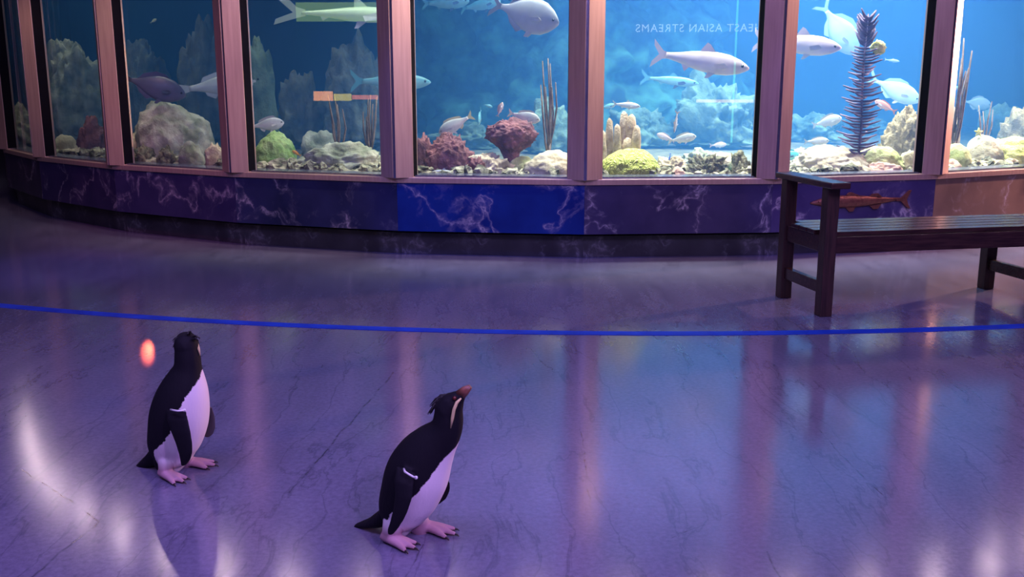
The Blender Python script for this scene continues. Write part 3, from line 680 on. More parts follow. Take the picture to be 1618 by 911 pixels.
fish = [
 ('angelfish', 'dark slate deep bodied fish above the mossy boulder, third window from the far end', 'deep', (286, 150), (196, 122), .45, *DRK, dict(yaw=.1, hs=.82)),
 ('snapper', 'long pale fish swimming behind the pillar beside the dark slate fish', 'snap', (412, 127), (284, 142), 1.2, *WHT, dict(hs=.85, ts=.5)),
 ('snapper', 'pale silver fish hovering right above the green coral dome', 'snap', (447, 194), (394, 200), .62, *SIL, dict(hs=1.15)),
 ('shark', 'pale slender shark high in the window with two thin sea rods', 'shark', (636, 24), (440, 20), 1.1, (.45, .62, .42), (.66, .78, .55), dict(hs=.8)),  # green light on the shark put into its colours
 ('barracuda', 'blue-green pointed fish passing behind the pillar beside thin sea rods', 'slim', (679, 130), (556, 128), 1.7, *TEA, dict()),
 ('permit', 'large silver deep bodied fish high above the maroon sponges', 'deep', (880, 36), (776, 6), .75, (.34, .38, .44), (.66, .68, .70), dict(yaw=.45, hs=.95)),
 ('permit', 'faint blue fish at the top of the window, above the yellow-tailed fish', 'slim', (740, 2), (668, 6), 2.6, *TEA, dict(hs=1.4)),
 ('permit', 'faint blue fish at the top of the window, beside the large silver fish', 'slim', (790, 2), (728, 14), 2.9, *TEA, dict(hs=1.4)),
 ('grunt', 'grey fish with pale yellow tail diving toward the low maroon sponge', 'snap', (694, 210), (747, 182), .75, (.34, .36, .36), (.66, .66, .62), dict(fin=YTL, hs=1.1)),
 ('grunt', 'pale grey fish swimming past the top of the tall maroon sponge', 'snap', (853, 190), (803, 178), .75, (.38, .40, .42), (.70, .70, .70), dict(fin=(.62, .6, .5), hs=1.1)),
 ('chromis', 'small thin pale fish hanging between two larger grey fish', 'deep', (756, 196), (760, 172), 1.4, *TEA, dict(yaw=.7)),
 ('chromis', 'small speckled fish nosing up the top of the tall maroon sponge', 'snap', (794, 162), (786, 184), .6, (.40, .33, .30), (.68, .62, .58), dict()),
 ('chromis', 'tiny pale fish high between the two larger grey fish', 'snap', (778, 169), (764, 165), 1.6, *TEA, dict()),
 ('flatfish', 'flat pale fish resting on the sand against the low maroon sponge', 'slim', (682, 272), (726, 272), .32, *WHT, dict(hs=.9)),
 ('tarpon', 'large silver pink fish crossing the window over the brain coral', 'slim', (1179, 108), (1034, 84), .72, (.42, .36, .40), (.78, .70, .72), dict(hs=1.12, fin=(.78, .66, .64))),
 ('barracuda', 'long blue-green fish gliding beneath the large silver pink fish', 'slim', (1102, 132), (1014, 122), 2.2, *TEA, dict(hs=.8)),
 ('wrasse', 'small pale fish with a rounded back above the pillar coral', 'slim', (1011, 168), (968, 164), 1.0, *WHT, dict(hs=1.15)),
 ('wrasse', 'faint grey fish half hidden behind the pillar coral top', 'snap', (972, 166), (948, 170), 1.8, *TEA, dict()),
 ('grunt', 'grey striped fish low in the open water behind the brain coral', 'snap', (1099, 215), (1056, 223), .9, (.30, .33, .32), (.64, .66, .62), dict(fin=(.5, .5, .42))),
 ('grunt', 'small pinkish fish low down, just above the grey striped fish tail', 'snap', (1038, 212), (1066, 222), 1.2, *PNK, dict()),
 ('trumpetfish', 'thin mottled fish hanging head down over the grey striped fish', 'slim', (1066, 209), (1070, 176), .85, (.42, .34, .28), (.74, .70, .64), dict(hs=.75)),
 ('damselfish', 'tiny bright blue fish above the pink and yellow shell', 'snap', (1058, 258), (1059, 242), .7, (.03, .12, .55), (.06, .25, .7), dict()),
 ('chromis', 'tiny dim fish in open water left of the dark algae rock', 'snap', (1147, 228), (1122, 230), 1.8, *PNK, dict()),
 ('tarpon', 'large pinkish silver fish emerging from behind the pillar toward the sea plume', 'slim', (1322, 76), (1196, 63), .8, (.44, .36, .42), (.78, .70, .74), dict(hs=1.15, fin=(.74, .62, .64))),
 ('jack', 'big translucent blue fish diving behind the pinkish silver fish', 'deep', (1352, 82), (1298, 8), 1.9, (.30, .45, .60), (.50, .62, .75), dict(hs=.9)),
 ('jack', 'big pale turquoise fish facing the pillar behind the sea plume', 'deep', (1449, 158), (1376, 124), 1.6, (.42, .72, .74), (.70, .88, .86), dict(hs=.75)),
 ('wrasse', 'small pale fish gliding above the big turquoise fish', 'slim', (1420, 97), (1399, 94), 2.3, *WHT, dict()),
 ('soldierfish', 'orange pink fish tucked beside the sea plume above the brown fan coral', 'snap', (1384, 160), (1414, 176), .95, (.62, .25, .20), (.80, .48, .42), dict(hs=1.0)),
 ('grunt', 'pale grey fish swimming alone in open blue water over the pale rock', 'snap', (1327, 186), (1286, 198), 1.1, *SIL, dict(hs=1.2)),
 ('grunt', 'pale grey fish skimming the pale flat rock', 'snap', (1308, 222), (1272, 224), .9, *SIL, dict(hs=1.0)),
 ('grunt', 'small grey fish resting on the left end of the pale flat rock', 'snap', (1284, 240), (1258, 242), .8, (.28, .34, .40), (.5, .56, .6), dict(hs=1.2)),
 ('parrotfish', 'turquoise fish half hidden by the pillar beside the pale flat rock', 'snap', (1262, 246), (1224, 244), .75, (.08, .45, .52), (.25, .65, .68), dict(hs=1.2)),
 ('jack', 'pale turquoise fish tail showing past the pillar by dark sea rods', 'slim', (1470, 142), (1520, 138), 1.3, *TEA, dict(hs=1.3)),
 ('jack', 'pale hazy fish behind the dark sea rods', 'deep', (1562, 166), (1524, 160), 1.9, (.5, .55, .62), (.68, .72, .76), dict(hs=1.0)),
 ('damselfish', 'tiny orange fish on the rubble below the green coral dome', 'snap', (462, 238), (475, 246), .34, (.80, .35, .05), (.85, .5, .1), dict()),
 ('chromis', 'faint yellow-green fish high in the dark third window', 'snap', (247, 30), (238, 36), 1.2, (.55, .65, .35), (.7, .75, .5), dict()),
]
for nm, lab, kind, nose, tail, d, back, belly, kw in fish: build_fish(nm, lab, kind, nose, tail, d, back, belly, **kw)

# ------------------------------------------------------------------ corals, sponges and rocks
def cmat(name, c1, c2, scale=10, bump=0.5, bscale=40, rough=.85): return mat_noise(name, c1, c2, scale, rough, 0, bump, 8, bscale=bscale)
M['rock_tan'] = cmat('tan_reef_rock', (.34, .27, .17), (.62, .54, .38))
M['rock_pale'] = cmat('pale_limestone', (.42, .33, .22), (.66, .56, .40))
M['rock_grey'] = cmat('grey_mossy_rock', (.16, .18, .12), (.50, .50, .40), 7)
M['rock_dark'] = cmat('dark_reef_rock', (.06, .07, .07), (.20, .21, .18), 5)
M['rock_teal'] = cmat('algae_reef_rock', (.04, .08, .07), (.17, .25, .18), 5)
M['rock_pink'] = cmat('pink_coralline_rock', (.50, .28, .22), (.74, .50, .40))
M['green'] = cmat('green_coral', (.16, .30, .08), (.42, .56, .22), 9, .6, 60)
M['olive'] = cmat('olive_coral', (.32, .34, .12), (.56, .56, .28), 9, .5, 50)
M['maroon'] = cmat('maroon_sponge', (.10, .035, .045), (.24, .09, .10), 12, .7, 40)
M['pillar_coral'] = cmat('pillar_coral_tan', (.38, .27, .16), (.66, .52, .36), 20, .6, 90)
M['fan_brown'] = cmat('brown_fan_coral', (.18, .13, .07), (.36, .28, .16), 14, .6, 60)
M['rod'] = cmat('sea_rod_brown', (.10, .075, .065), (.20, .15, .13), 20, .4, 90)
M['plume'] = cmat('sea_plume_purple', (.10, .07, .13), (.22, .16, .26), 14, .3, 60)
M['yellow'] = cmat('yellow_coral', (.62, .60, .14), (.82, .80, .32), 12, .6, 70)
M['algae'] = cmat('dark_algae', (.05, .05, .03), (.22, .20, .13), 22, .8, 60)
def mat_brain():
    m, nt, b = new_mat('brain_coral'); tc = N(nt, 'ShaderNodeTexCoord')
    w = N(nt, 'ShaderNodeTexNoise', Scale=9, Detail=2); nt.links.new(tc.outputs['Object'], w.inputs['Vector'])
    mx = N(nt, 'ShaderNodeMixRGB', blend_type='ADD'); mx.inputs[0].default_value = .22; nt.links.new(tc.outputs['Object'], mx.inputs[1]); nt.links.new(w.outputs['Color'], mx.inputs[2])
    v = N(nt, 'ShaderNodeTexVoronoi', Scale=32, feature='DISTANCE_TO_EDGE'); nt.links.new(mx.outputs[0], v.inputs['Vector'])
    r = ramp(nt, [(0, (.30, .34, .05)), (.22, (.72, .76, .20))], v.outputs['Distance']); nt.links.new(r.outputs[0], b.inputs['Base Color']); b.inputs['Roughness'].default_value = .85
    bp = N(nt, 'ShaderNodeBump', Strength=.9, Distance=.02); nt.links.new(v.outputs['Distance'], bp.inputs['Height']); nt.links.new(bp.outputs[0], b.inputs['Normal']); return m
M['brain'] = mat_brain()
def place(px, ytop, d):
    p = at_R(px, ytop, R - d); zt = p.z; p.z = bed_z(p) - .015; return p, max(zt - p.z, .03), px_size(Vector((p.x, p.y, .6)))
def rock(name, label, cat, px, ytop, wpx, d, mat, amp=.28, freq=1.5, dep=.7, sub=5, seed=None, ridge=0.0, rz=0.0, group=None):
    sub = 5 if wpx > 60 and sub == 5 else min(sub, 4)
    p, h, k = place(px, ytop, d); sd = seed if seed is not None else px * .037 + ytop * .011
    bm = rock_bm((1, 1, 1), sd, amp, freq, sub, True, ridge)
    zs = [v.co.z for v in bm.verts]; xs = [v.co.x for v in bm.verts]; hx = (max(xs) - min(xs)) / 2; w = wpx * k / 2
    for v in bm.verts: v.co = Vector((v.co.x / hx * w, v.co.y / hx * w * dep, (v.co.z - min(zs)) / (max(zs) - min(zs)) * h))
    o = mesh_obj(name, bm, mat, smooth=True); o.location = p + Vector((p.x, p.y - 0, 0)).normalized() * 0
    o.rotation_euler = (0, 0, math.atan2(-(p.x), p.y) + rz); return tag(o, label, cat, group)
rock('reef_rock', 'mottled tan reef rock in the narrow window at the far end', 'rock', 26, 160, 62, .55, M['rock_tan'], .35, 1.8)
rock('reef_rock', 'yellowish low rock at the foot of the mottled tan reef rock', 'rock', 36, 196, 40, .35, M['olive'], .3)
rock('brain_coral', 'tan domed coral beside the dark maroon fan in a dim window', 'coral', 101, 212, 36, .42, M['rock_tan'], .12)
rock('sea_fan', 'dark maroon fan sponge standing in a dim narrow window', 'sponge', 142, 182, 42, .55, M['maroon'], .4, 1.6, .4, ridge=.2)
rock('tube_sponge', 'tall dim olive sponge partly behind the pillar of a narrow window', 'sponge', 158, 108, 30, 1.1, M['olive'], .25, 1.5, .8)
rock('reef_rock', 'tall dim reef rock rising behind the tan domed coral', 'rock', 112, 60, 90, 1.5, M['rock_grey'], .35)
rock('reef_boulder', 'large mossy grey boulder beneath the dark slate fish', 'rock', 268, 158, 120, .62, M['rock_grey'], .16, 1.3, .8)
rock('brain_coral', 'small pale domed coral at the foot of the large mossy boulder', 'coral', 212, 210, 36, .36, M['rock_pale'], .12)
rock('algae_clump', 'dark ragged algae clump beside the small pale domed coral', 'algae', 226, 224, 34, .30, M['algae'], .5, 3, .8, ridge=.5)
rock('algae_clump', 'dark ragged algae clump before the mossy boulder', 'algae', 262, 228, 34, .30, M['algae'], .5, 3, .8, ridge=.5, seed=9)
rock('coral_head', 'grey-green coral head at the right foot of the mossy boulder', 'coral', 300, 222, 40, .36, M['rock_grey'], .2)
rock('reef_rock', 'small pale rock against the pillar beside the mossy boulder', 'rock', 338, 224, 34, .36, M['rock_pale'], .35, 2.2)
rock('coral_head', 'bright green domed coral below the pale silver fish', 'coral', 434, 206, 64, .5, M['green'], .14)
rock('reef_rock', 'long flat grey rock across the window with two thin sea rods', 'rock', 540, 222, 150, .55, M['rock_grey'], .22, 2, .5)
rock('reef_rock', 'tall dim blue rock rising behind the green domed coral', 'rock', 404, 55, 56, 1.5, M['rock_teal'], .3)
rock('reef_rock', 'dim low rock in shade behind the long flat grey rock', 'rock', 505, 205, 60, 1.3, M['rock_grey'], .3)
rock('vase_sponge', 'low wide maroon ridged sponge standing on the sand', 'sponge', 708, 208, 84, .5, M['maroon'], .22, 1.5, .6, 5, ridge=.28)
rock('vase_sponge', 'small maroon sponge against the pillar beside the low wide maroon one', 'sponge', 670, 208, 34, .62, M['maroon'], .3, 1.8, .8, ridge=.2)
rock('reef_rock', 'pale rubble rock between the two large maroon sponges', 'rock', 770, 240, 88, .5, M['rock_pale'], .35, 2.2, .6)
rock('reef_rock', 'small dark red coral rock on the sand beside the low maroon sponge', 'coral', 752, 245, 34, .36, M['maroon'], .5, 2.5)
rock('reef_rock', 'green-grey boulder beneath the tall maroon sponge', 'rock', 828, 246, 52, .6, M['olive'], .15)
rock('reef_boulder', 'sloping tan boulder at the foot of the thin sea rod', 'rock', 874, 236, 96, .42, M['rock_tan'], .16, 1.3)
rock('reef_rock', 'dim algae covered reef ridge behind the thin sea rod', 'rock', 868, 150, 84, 2.6, M['rock_teal'], .35)
rock('brain_coral', 'bright yellow-green brain coral with maze-like grooves', 'coral', 996, 234, 96, .42, M['brain'], .08, 1.2, .8, 5)
rock('reef_rock', 'pale blue rock behind the foot of the pillar coral', 'rock', 958, 230, 34, .7, M['rock_pale'], .2)
rock('reef_rock', 'dark algae grown rock with ragged top near the pale domed rock', 'rock', 1116, 240, 80, .5, M['algae'], .45, 2.6, .7, 5, ridge=.4)
rock('algae_clump', 'dark ragged algae clump against the pillar', 'algae', 1168, 236, 46, .42, M['algae'], .5, 2.8, .7, 5, ridge=.5)
rock('reef_rock', 'pale domed rock between dark algae growths', 'rock', 1146, 239, 60, .75, M['rock_pale'], .14)
rock('sea_shell', 'pink and yellow shell lying below the tiny blue fish', 'shell', 1072, 262, 26, .32, M['rock_pink'], .2)
rock('reef_rock', 'hazy tall reef ridge behind the large silver pink fish', 'rock', 1130, 105, 150, 3.0, M['rock_teal'], .42, 1.8, .7, 5)
rock('reef_rock', 'hazy lower reef ridge behind the pillar coral', 'rock', 1010, 165, 110, 3.2, M['rock_teal'], .42, 1.8, .7, 5)
rock('reef_boulder', 'broad pale flat rock below the lone grey fish', 'rock', 1312, 228, 118, .55, M['rock_pale'], .2, 1.6, .7)
rock('reef_boulder', 'green domed boulder at the foot of the sea plume', 'rock', 1388, 230, 78, .5, M['olive'], .14, 1.4)
rock('reef_rock', 'flat pinkish rock in front of the green domed boulder', 'rock', 1394, 255, 66, .34, M['rock_pink'], .25, 2, .5)
rock('fan_coral', 'brown ridged fan coral against the pillar', 'coral', 1430, 165, 66, .7, M['fan_brown'], .2, 1.6, .5, 5, ridge=.35)
rock('reef_rock', 'small tan rock below the brown ridged fan coral', 'rock', 1438, 236, 34, .4, M['rock_tan'], .2)
rock('reef_rock', 'hazy teal reef mound behind the lone grey fish', 'rock', 1285, 175, 110, 3.0, M['rock_teal'], .4, 1.8, .7, 5)
rock('reef_rock', 'hazy reef mound beyond the sea plume', 'rock', 1372, 185, 90, 3.2, M['rock_teal'], .4, 1.8, .7, 5, seed=4)
rock('coral_head', 'round tan coral half hidden by the pillar beside dark sea rods', 'coral', 1500, 160, 40, .9, M['pillar_coral'], .08)
rock('reef_boulder', 'tan boulder behind the foot of the dark sea rods', 'rock', 1556, 212, 56, .55, M['rock_tan'], .15)
rock('coral_head', 'olive domed coral at the foot of the dark sea rods', 'coral', 1512, 226, 44, .45, M['olive'], .12)
rock('coral_head', 'bright yellow lumpy coral in the last window', 'coral', 1600, 214, 76, .45, M['yellow'], .2, 1.8)
rock('reef_rock', 'brown coral rock above the bright yellow lumpy coral', 'coral', 1612, 168, 54, .95, M['fan_brown'], .3, 1.8)
rock('reef_rock', 'dim teal reef rock behind the yellow lumpy coral', 'rock', 1585, 160, 60, 1.6, M['rock_teal'], .4, 2)
rock('reef_rock', 'small pale rock on the sand below the olive domed coral', 'rock', 1504, 250, 30, .34, M['rock_pink'], .25)

rock('reef_rock', 'dark rock wall far behind the small pale rock beside the mossy boulder', 'rock', 318, 20, 90, 2.0, M['rock_dark'], .35, 1.8)
rock('reef_rock', 'dark craggy rock wall far behind the two thin sea rods', 'rock', 560, 40, 120, 2.4, M['rock_dark'], .4, 1.8)
rock('reef_rock', 'dark rock slab far behind the dark slate fish', 'rock', 225, 60, 80, 2.3, M['rock_dark'], .35, 1.8)
rock('reef_rock', 'shaded rock behind the green domed coral and dim blue rock', 'rock', 470, 110, 70, 2.2, M['rock_dark'], .35, 1.8)
rock('reef_rock', 'hazy low reef mound far behind the yellow-tailed grey fish', 'rock', 735, 190, 120, 3.0, M['rock_teal'], .42, 1.8, .7, 5)
rock('reef_rock', 'mottled low rock on the sand behind the pink and yellow shell', 'rock', 1062, 245, 62, .7, M['rock_tan'], .35, 2.2)
rock('reef_rock', 'tan rock low on the sand behind dark algae growths', 'rock', 1110, 232, 70, 1.1, M['rock_grey'], .35, 2.2)
rock('reef_rock', 'low tan rock behind the broad pale flat rock', 'rock', 1270, 232, 70, 1.0, M['rock_tan'], .35, 2.2)

# tall maroon sponge on its stalk
p, h, k = place(806, 186, .62)
bm = rock_bm((1, 1, 1), 5.5, .25, 1.6, 5, False, .22)
o = mesh_obj('tree_sponge', bm, M['maroon'], smooth=True); zz_ = [v.co.z for v in o.data.vertices]
for v in o.data.vertices:
    v.co = Vector((v.co.x * 34 * k, v.co.y * 24 * k, h * .70 + v.co.z * h * .27))
    if v.co.z < h * .62: q = (h * .62 - v.co.z) / (h * .2); v.co.x = v.co.x * (1 - .3 * min(q, 1)) + .02 * q
o.location = p; tag(o, 'tall maroon sponge on a narrow stalk below the pale grey fish', 'sponge')
bm = bmesh.new(); add_tube(bm, [(.02, 0, 0), (.015, 0, h * .25), (0, 0, h * .55)], [.05, .045, .09], 12); mesh_obj('stalk', bm, M['maroon'], o, smooth=True)
# pillar coral: fingers on a shared foot
p, h, k = place(978, 176, .6); root = empty('pillar_coral', p); tag(root, 'tan pillar coral with upright fingers behind the brain coral', 'coral')
for i, (dx, top, w) in enumerate(((-24, .72, 8), (-13, .90, 7.5), (-3, .82, 7), (9, 1.0, 9), (19, .96, 10), (26, .80, 8), (-20, .5, 9), (14, .62, 11))):
    bm = bmesh.new(); hh = h * top; y = .05 * math.sin(i * 2.3)
    pts = [(dx * k * .9, y, 0), (dx * k, y, hh * .4), (dx * k * 1.02, y, hh * .75), (dx * k * 1.04, y, hh * .95), (dx * k * 1.04, y, hh)]
    add_tube(bm, pts, [w * k, w * k * .9, w * k * .85, w * k * .6, w * k * .15], 12)
    for v in bm.verts: v.co += Vector((noise.noise(v.co * 18), noise.noise(v.co * 18 + Vector((5, 0, 0))), 0)) * .01
    mesh_obj('coral_finger', bm, M['pillar_coral'], root, smooth=True)
bm = rock_bm((30 * k, .12, h * .22), 3, .2, 2, 3); mesh_obj('coral_foot', bm, M['pillar_coral'], root, smooth=True)
# sea rods
def sea_rod(label, px, ytop, d, rods, lean=0.0, seed=1, mat='rod', thick=1.0):
    p, h, k = place(px, ytop, d); root = empty('sea_rod', p); tag(root, label, 'sea rod', 'sea rods in the round tank'); rnd = random.Random(seed)
    bm = bmesh.new(); add_tube(bm, [(0, 0, 0), (.005, 0, h * .12), (0, 0, h * .3)], [.016 * thick, .012 * thick, .010 * thick], 8); mesh_obj('stem', bm, M[mat], root, smooth=True)
    for i in range(rods):
        f = (i / max(rods - 1, 1) - .5) * 2; top = h * rnd.uniform(.72, 1.0) if i != rods // 2 else h
        bm = bmesh.new(); z0 = h * rnd.uniform(.12, .3); sp = f * rnd.uniform(9, 14) * k
        pts = [(0, 0, z0), (sp * .55, rnd.uniform(-.03, .03), z0 + (top - z0) * .25), (sp * .95, rnd.uniform(-.04, .04), z0 + (top - z0) * .6), (sp + lean * k, rnd.uniform(-.04, .04), top)]
        add_tube(bm, pts, [.009 * thick, .008 * thick, .007 * thick, .004 * thick], 7); mesh_obj('branch', bm, M[mat], root, smooth=True)
sea_rod('thin pale sea rod rising from the middle of the long flat grey rock', 531, 148, .75, 5, -4, 2)
sea_rod('thin dark sea rod near the pillar on the long flat grey rock', 583, 150, .8, 7, 2, 3)
sea_rod('thin tall sea rod growing from the sloping tan boulder', 869, 92, .6, 7, -3, 4)
sea_rod('tall dark sea rods in the last window beside the round tan coral', 1523, 60, .5, 7, 2, 5, thick=1.3)
sea_rod('short reddish sea rod between dark sea rods and yellow coral', 1561, 160, .7, 4, 0, 6)
# sea plume: stem with comb of side branchlets
p, h, k = place(1372, 22, .48); root = empty('sea_plume', p); tag(root, 'tall dark purple feathery sea plume standing on the green boulder', 'sea plume')
bm = bmesh.new(); add_tube(bm, [(0, 0, 0), (.01, 0, h * .3), (-.01, 0, h * .65), (.0, 0, h)], [.012, .010, .008, .005], 8); mesh_obj('stem', bm, M['plume'], root, smooth=True)
rnd = random.Random(11)
for i in range(50):
    f = (i + .5) / 50; z = h * (.08 + .90 * f); prof = (30 if f < .2 else 26 if f < .55 else 26 - 30 * (f - .55) if f < .85 else 14) * k
    for sg in (1, -1):
        ln = prof * rnd.uniform(.85, 1.15); a = rnd.uniform(-.9, .9); dx, dy = math.cos(a) * sg, math.sin(a); up = .22 * ln if f < .8 else 1.0 * ln
        bm = bmesh.new(); add_tube(bm, [(0, 0, z), (dx * ln * .5, dy * ln * .5, z - .02 * ln + up * .3), (dx * ln, dy * ln, z + up)], [.010, .009, .004] if f < .8 else [.013, .013, .005], 5); mesh_obj('branchlet', bm, M['plume'], root, smooth=True)
p2 = at_R(1388, 75, R - .47); o = mesh_obj('crinoid', rock_bm((9 * k, 9 * k, 9 * k), 2, .45, 3, 3, False, .4), M['yellow'], smooth=True); o.location = p2
tag(o, 'small yellow feather star clinging to the top of the sea plume', 'feather star')
# yellow starfish-like coral sprig
p = at_R(1547, 209, R - .56); bm = bmesh.new()
for q in range(5):
    a = PI / 2 + q * 2 * PI / 5; add_tube(bm, [(0, 0, 0), (.018 * math.cos(a), 0, .018 * math.sin(a)), (.036 * math.cos(a), 0, .036 * math.sin(a))], [.012, .009, .003], 7)
o = mesh_obj('starfish', bm, M['yellow'], smooth=True); o.location = p + Vector((0, .01, 0)); tag(o, 'small yellow starfish on the tan boulder behind the dark sea rods', 'starfish')
# coral rubble on the sand along the glass
bm = bmesh.new(); rnd = random.Random(21)
for i in range(-2, 8):
    dens = {2: 420, 1: 260, 3: 220, 4: 200, 5: 130, 6: 190, 0: 160}.get(i, 120)
    for _ in range(dens):
        t = rnd.random(); rr_ = R - .27 - rnd.random() ** 1.6 * .55; q = (ring_pt(i, rr_).lerp(ring_pt(i + 1, rr_), t)); s_ = rnd.uniform(.012, .05); q.z = bed_z(q) + s_ * .4 + rnd.random() ** 2 * .05
        vs = bmesh.ops.create_icosphere(bm, subdivisions=2, radius=s_)['verts']; sd = Vector((rnd.uniform(0, 50), rnd.uniform(0, 50), 0)); sx_ = Vector((rnd.uniform(.7, 1.5), rnd.uniform(.7, 1.4), rnd.uniform(.5, 1.1)))
        for v in vs:
            kk = 1 + .75 * noise.noise(v.co / s_ * 2.2 + sd); v.co = Vector((v.co.x * sx_.x, v.co.y * sx_.y, v.co.z * sx_.z)) * kk + q
M['rubble'] = mat_noise('coral_rubble', (.02, .02, .015), (.52, .48, .33), 11, .9, 0, .6, 6, bscale=50)
tag(mesh_obj('coral_rubble', bm, M['rubble']), 'broken coral rubble scattered on the sand along the glass', 'rubble', kind='stuff')

# ------------------------------------------------------------------ exhibits across the hall, seen mirrored in the glass
RW = 16.9
def mirror_hit(pane, px, py):
    A_, B_ = ring_pt(pane, R - GI), ring_pt(pane + 1, R - GI); x = (B_ - A_).normalized(); nrm = Vector((x.y, -x.x, 0))
    r = ray(px, py).normalized(); s = (A_ - CAM).dot(nrm) / r.dot(nrm); q = CAM + r * s; rf = r - nrm * 2 * r.dot(nrm)
    o = q - CEN; a = rf.x ** 2 + rf.y ** 2; b = o.x * rf.x + o.y * rf.y; c_ = o.x ** 2 + o.y ** 2 - RW * RW
    return q + rf * ((-b + math.sqrt(b * b - a * c_)) / a)
def wall_frame(p):
    n = Vector((CX - p.x, CY - p.y, 0)).normalized(); x = Vector((-n.y, n.x, 0)); return n, x      # x to a viewer's right
def lit_window(name, label, cat, pane, pxs, mat, wide=None):
    a, b = mirror_hit(pane, *pxs[0]), mirror_hit(pane, *pxs[1]); n, x = wall_frame((a + b) / 2); w = wide or abs((b - a).dot(x)); h = max(abs(a.z - b.z), .03); c_ = (a + b) / 2
    root = empty(name, c_ + n * -.0); tag(root, label, cat); ang = math.atan2(x.y, x.x); root.rotation_euler = (0, 0, ang)
    bm = bmesh.new(); add_box(bm, (0, 0, 0), (w + .06, .06, h + .06)); mesh_obj('housing', bm, M['black'], root, bevel=.01)
    bm = bmesh.new(); add_box(bm, (0, .04 if n.dot(Vector((-math.sin(ang), math.cos(ang), 0))) > 0 else -.04, 0), (w, .02, h)); mesh_obj('diffuser', bm, mat, root)
lit_window('exhibit_light', 'green-yellow lit panel across the hall, mirrored in the window with the pale shark', 'light', 2, ((468, 4), (600, 34)), mat_emit('green_glow', (.55, .95, .25), 2.2))
lit_window('exhibit_light', 'narrow orange lit strip across the hall, mirrored above the thin sea rods', 'light', 2, ((496, 144), (527, 159)), mat_emit('orange_glow', (1, .40, .14), 8))
lit_window('exhibit_light', 'narrow yellow lit strip across the hall, mirrored above the thin sea rods', 'light', 2, ((528, 148), (556, 159)), mat_emit('yellow_glow', (.9, .75, .1), 5))
lit_window('exhibit_light', 'short red lit strip across the hall, mirrored beside the pillar by the thin sea rods', 'light', 2, ((557, 150), (598, 157)), mat_emit('red_glow', (1, .25, .12), 5))
lit_window('exhibit_light', 'thin orange lit strip across the hall, mirrored over the hazy reef ridge', 'light', 4, ((1100, 157), (1196, 162)), mat_emit('amber_glow', (1, .5, .15), 6))
lit_window('light_strip', 'upright green light strip across the hall, mirrored beside the large silver fish', 'light', 4, ((1161, -30), (1161, 225)), mat_emit('green_line', (.2, 1, .5), 4), .032)
# the sign
a, b = mirror_hit(4, 1204, 45), mirror_hit(4, 1004, 45); n, x = wall_frame((a + b) / 2); w = abs((b - a).dot(x))
if (b - a).dot(x) < 0: x = -x
cu = bpy.data.curves.new('sign_text', 'FONT'); cu.body = 'SOUTHEAST ASIAN STREAMS'; cu.size = 1; cu.space_character = 1.12; cu.extrude = .02; cu.align_x = 'RIGHT'
to = bpy.data.objects.new('tmp', cu); COL.objects.link(to); dg = bpy.context.evaluated_depsgraph_get(); dg.update()
me = bpy.data.meshes.new_from_object(to.evaluated_get(dg)); bpy.data.objects.remove(to)
full_w = max(v.co.x for v in me.vertices) - min(v.co.x for v in me.vertices); sc_ = w * 1.24 / full_w
for v in me.vertices: v.co *= sc_
me.materials.clear(); me.materials.append(mat_emit('sign_white', (1, .97, .85), 4))
root = empty('exhibit_sign', b + n * .06); tag(root, 'lit white lettering of an exhibit sign, read mirrored in the window glass', 'sign')
zax = Vector((0, 0, 1)); root.matrix_world = Matrix.Translation(b + n * .06 - zax * .06) @ Matrix((x, zax, x.cross(zax))).transposed().to_4x4()
link(bpy.data.objects.new('sign_lettering', me), root)

# ------------------------------------------------------------------ lamps
def look(o, tgt):
    o.rotation_euler = (Vector(tgt) - o.location).to_track_quat('-Z', 'Y').to_euler()
def area(name, loc, tgt, size, col, e, spread=180):
    l = bpy.data.lights.new(name, 'AREA'); l.shape = 'RECTANGLE'; l.size, l.size_y = size; l.color = col; l.energy = e; l.spread = math.radians(spread)
    o = bpy.data.objects.new(name, l); COL.objects.link(o); o.location = loc; look(o, tgt); return o
def _s(): pass
def spot(name, loc, tgt, col, e, ang, blend=.5, rad=.05):
    l = bpy.data.lights.new(name, 'SPOT'); l.color = col; l.energy = e; l.spot_size = math.radians(ang); l.spot_blend = blend; l.shadow_soft_size = rad
    o = bpy.data.objects.new(name, l); COL.objects.link(o); o.location = loc; look(o, tgt); return o
# header lamps: little bulbs along the top of the tank, whose glints lie on the floor
M['bulb'] = mat_emit('lamp_glass', (1, .74, .82), 75)
proto = None; kk = 0
for i in range(-3, 10):
    for t in (.25, .75):
        q = ring_pt(i, R + .05).lerp(ring_pt(i + 1, R + .05), t); q.z = TOP + .10 ; kk += 1
        if proto is None:
            proto = empty('header_lamp'); bm = bmesh.new(); add_tube(bm, [(0, 0, .10), (0, 0, .05), (0, 0, .0)], [.03, .045, .05], 12); h_ = mesh_obj('housing', bm, M['black'], proto)
            bm = bmesh.new(); bmesh.ops.create_uvsphere(bm, u_segments=12, v_segments=8, radius=.042); b_ = mesh_obj('bulb', bm, M['bulb'], proto, smooth=True); b_.location = (0, 0, -.012); r_ = proto
        else:
            r_ = proto.copy(); COL.objects.link(r_)
            for ch in (h_, b_): c2 = ch.copy(); COL.objects.link(c2); c2.parent = r_
        r_.location = q; tag(r_, 'small bright lamp in the row along the header above the tank windows', 'lamp', 'lamps along the tank header')
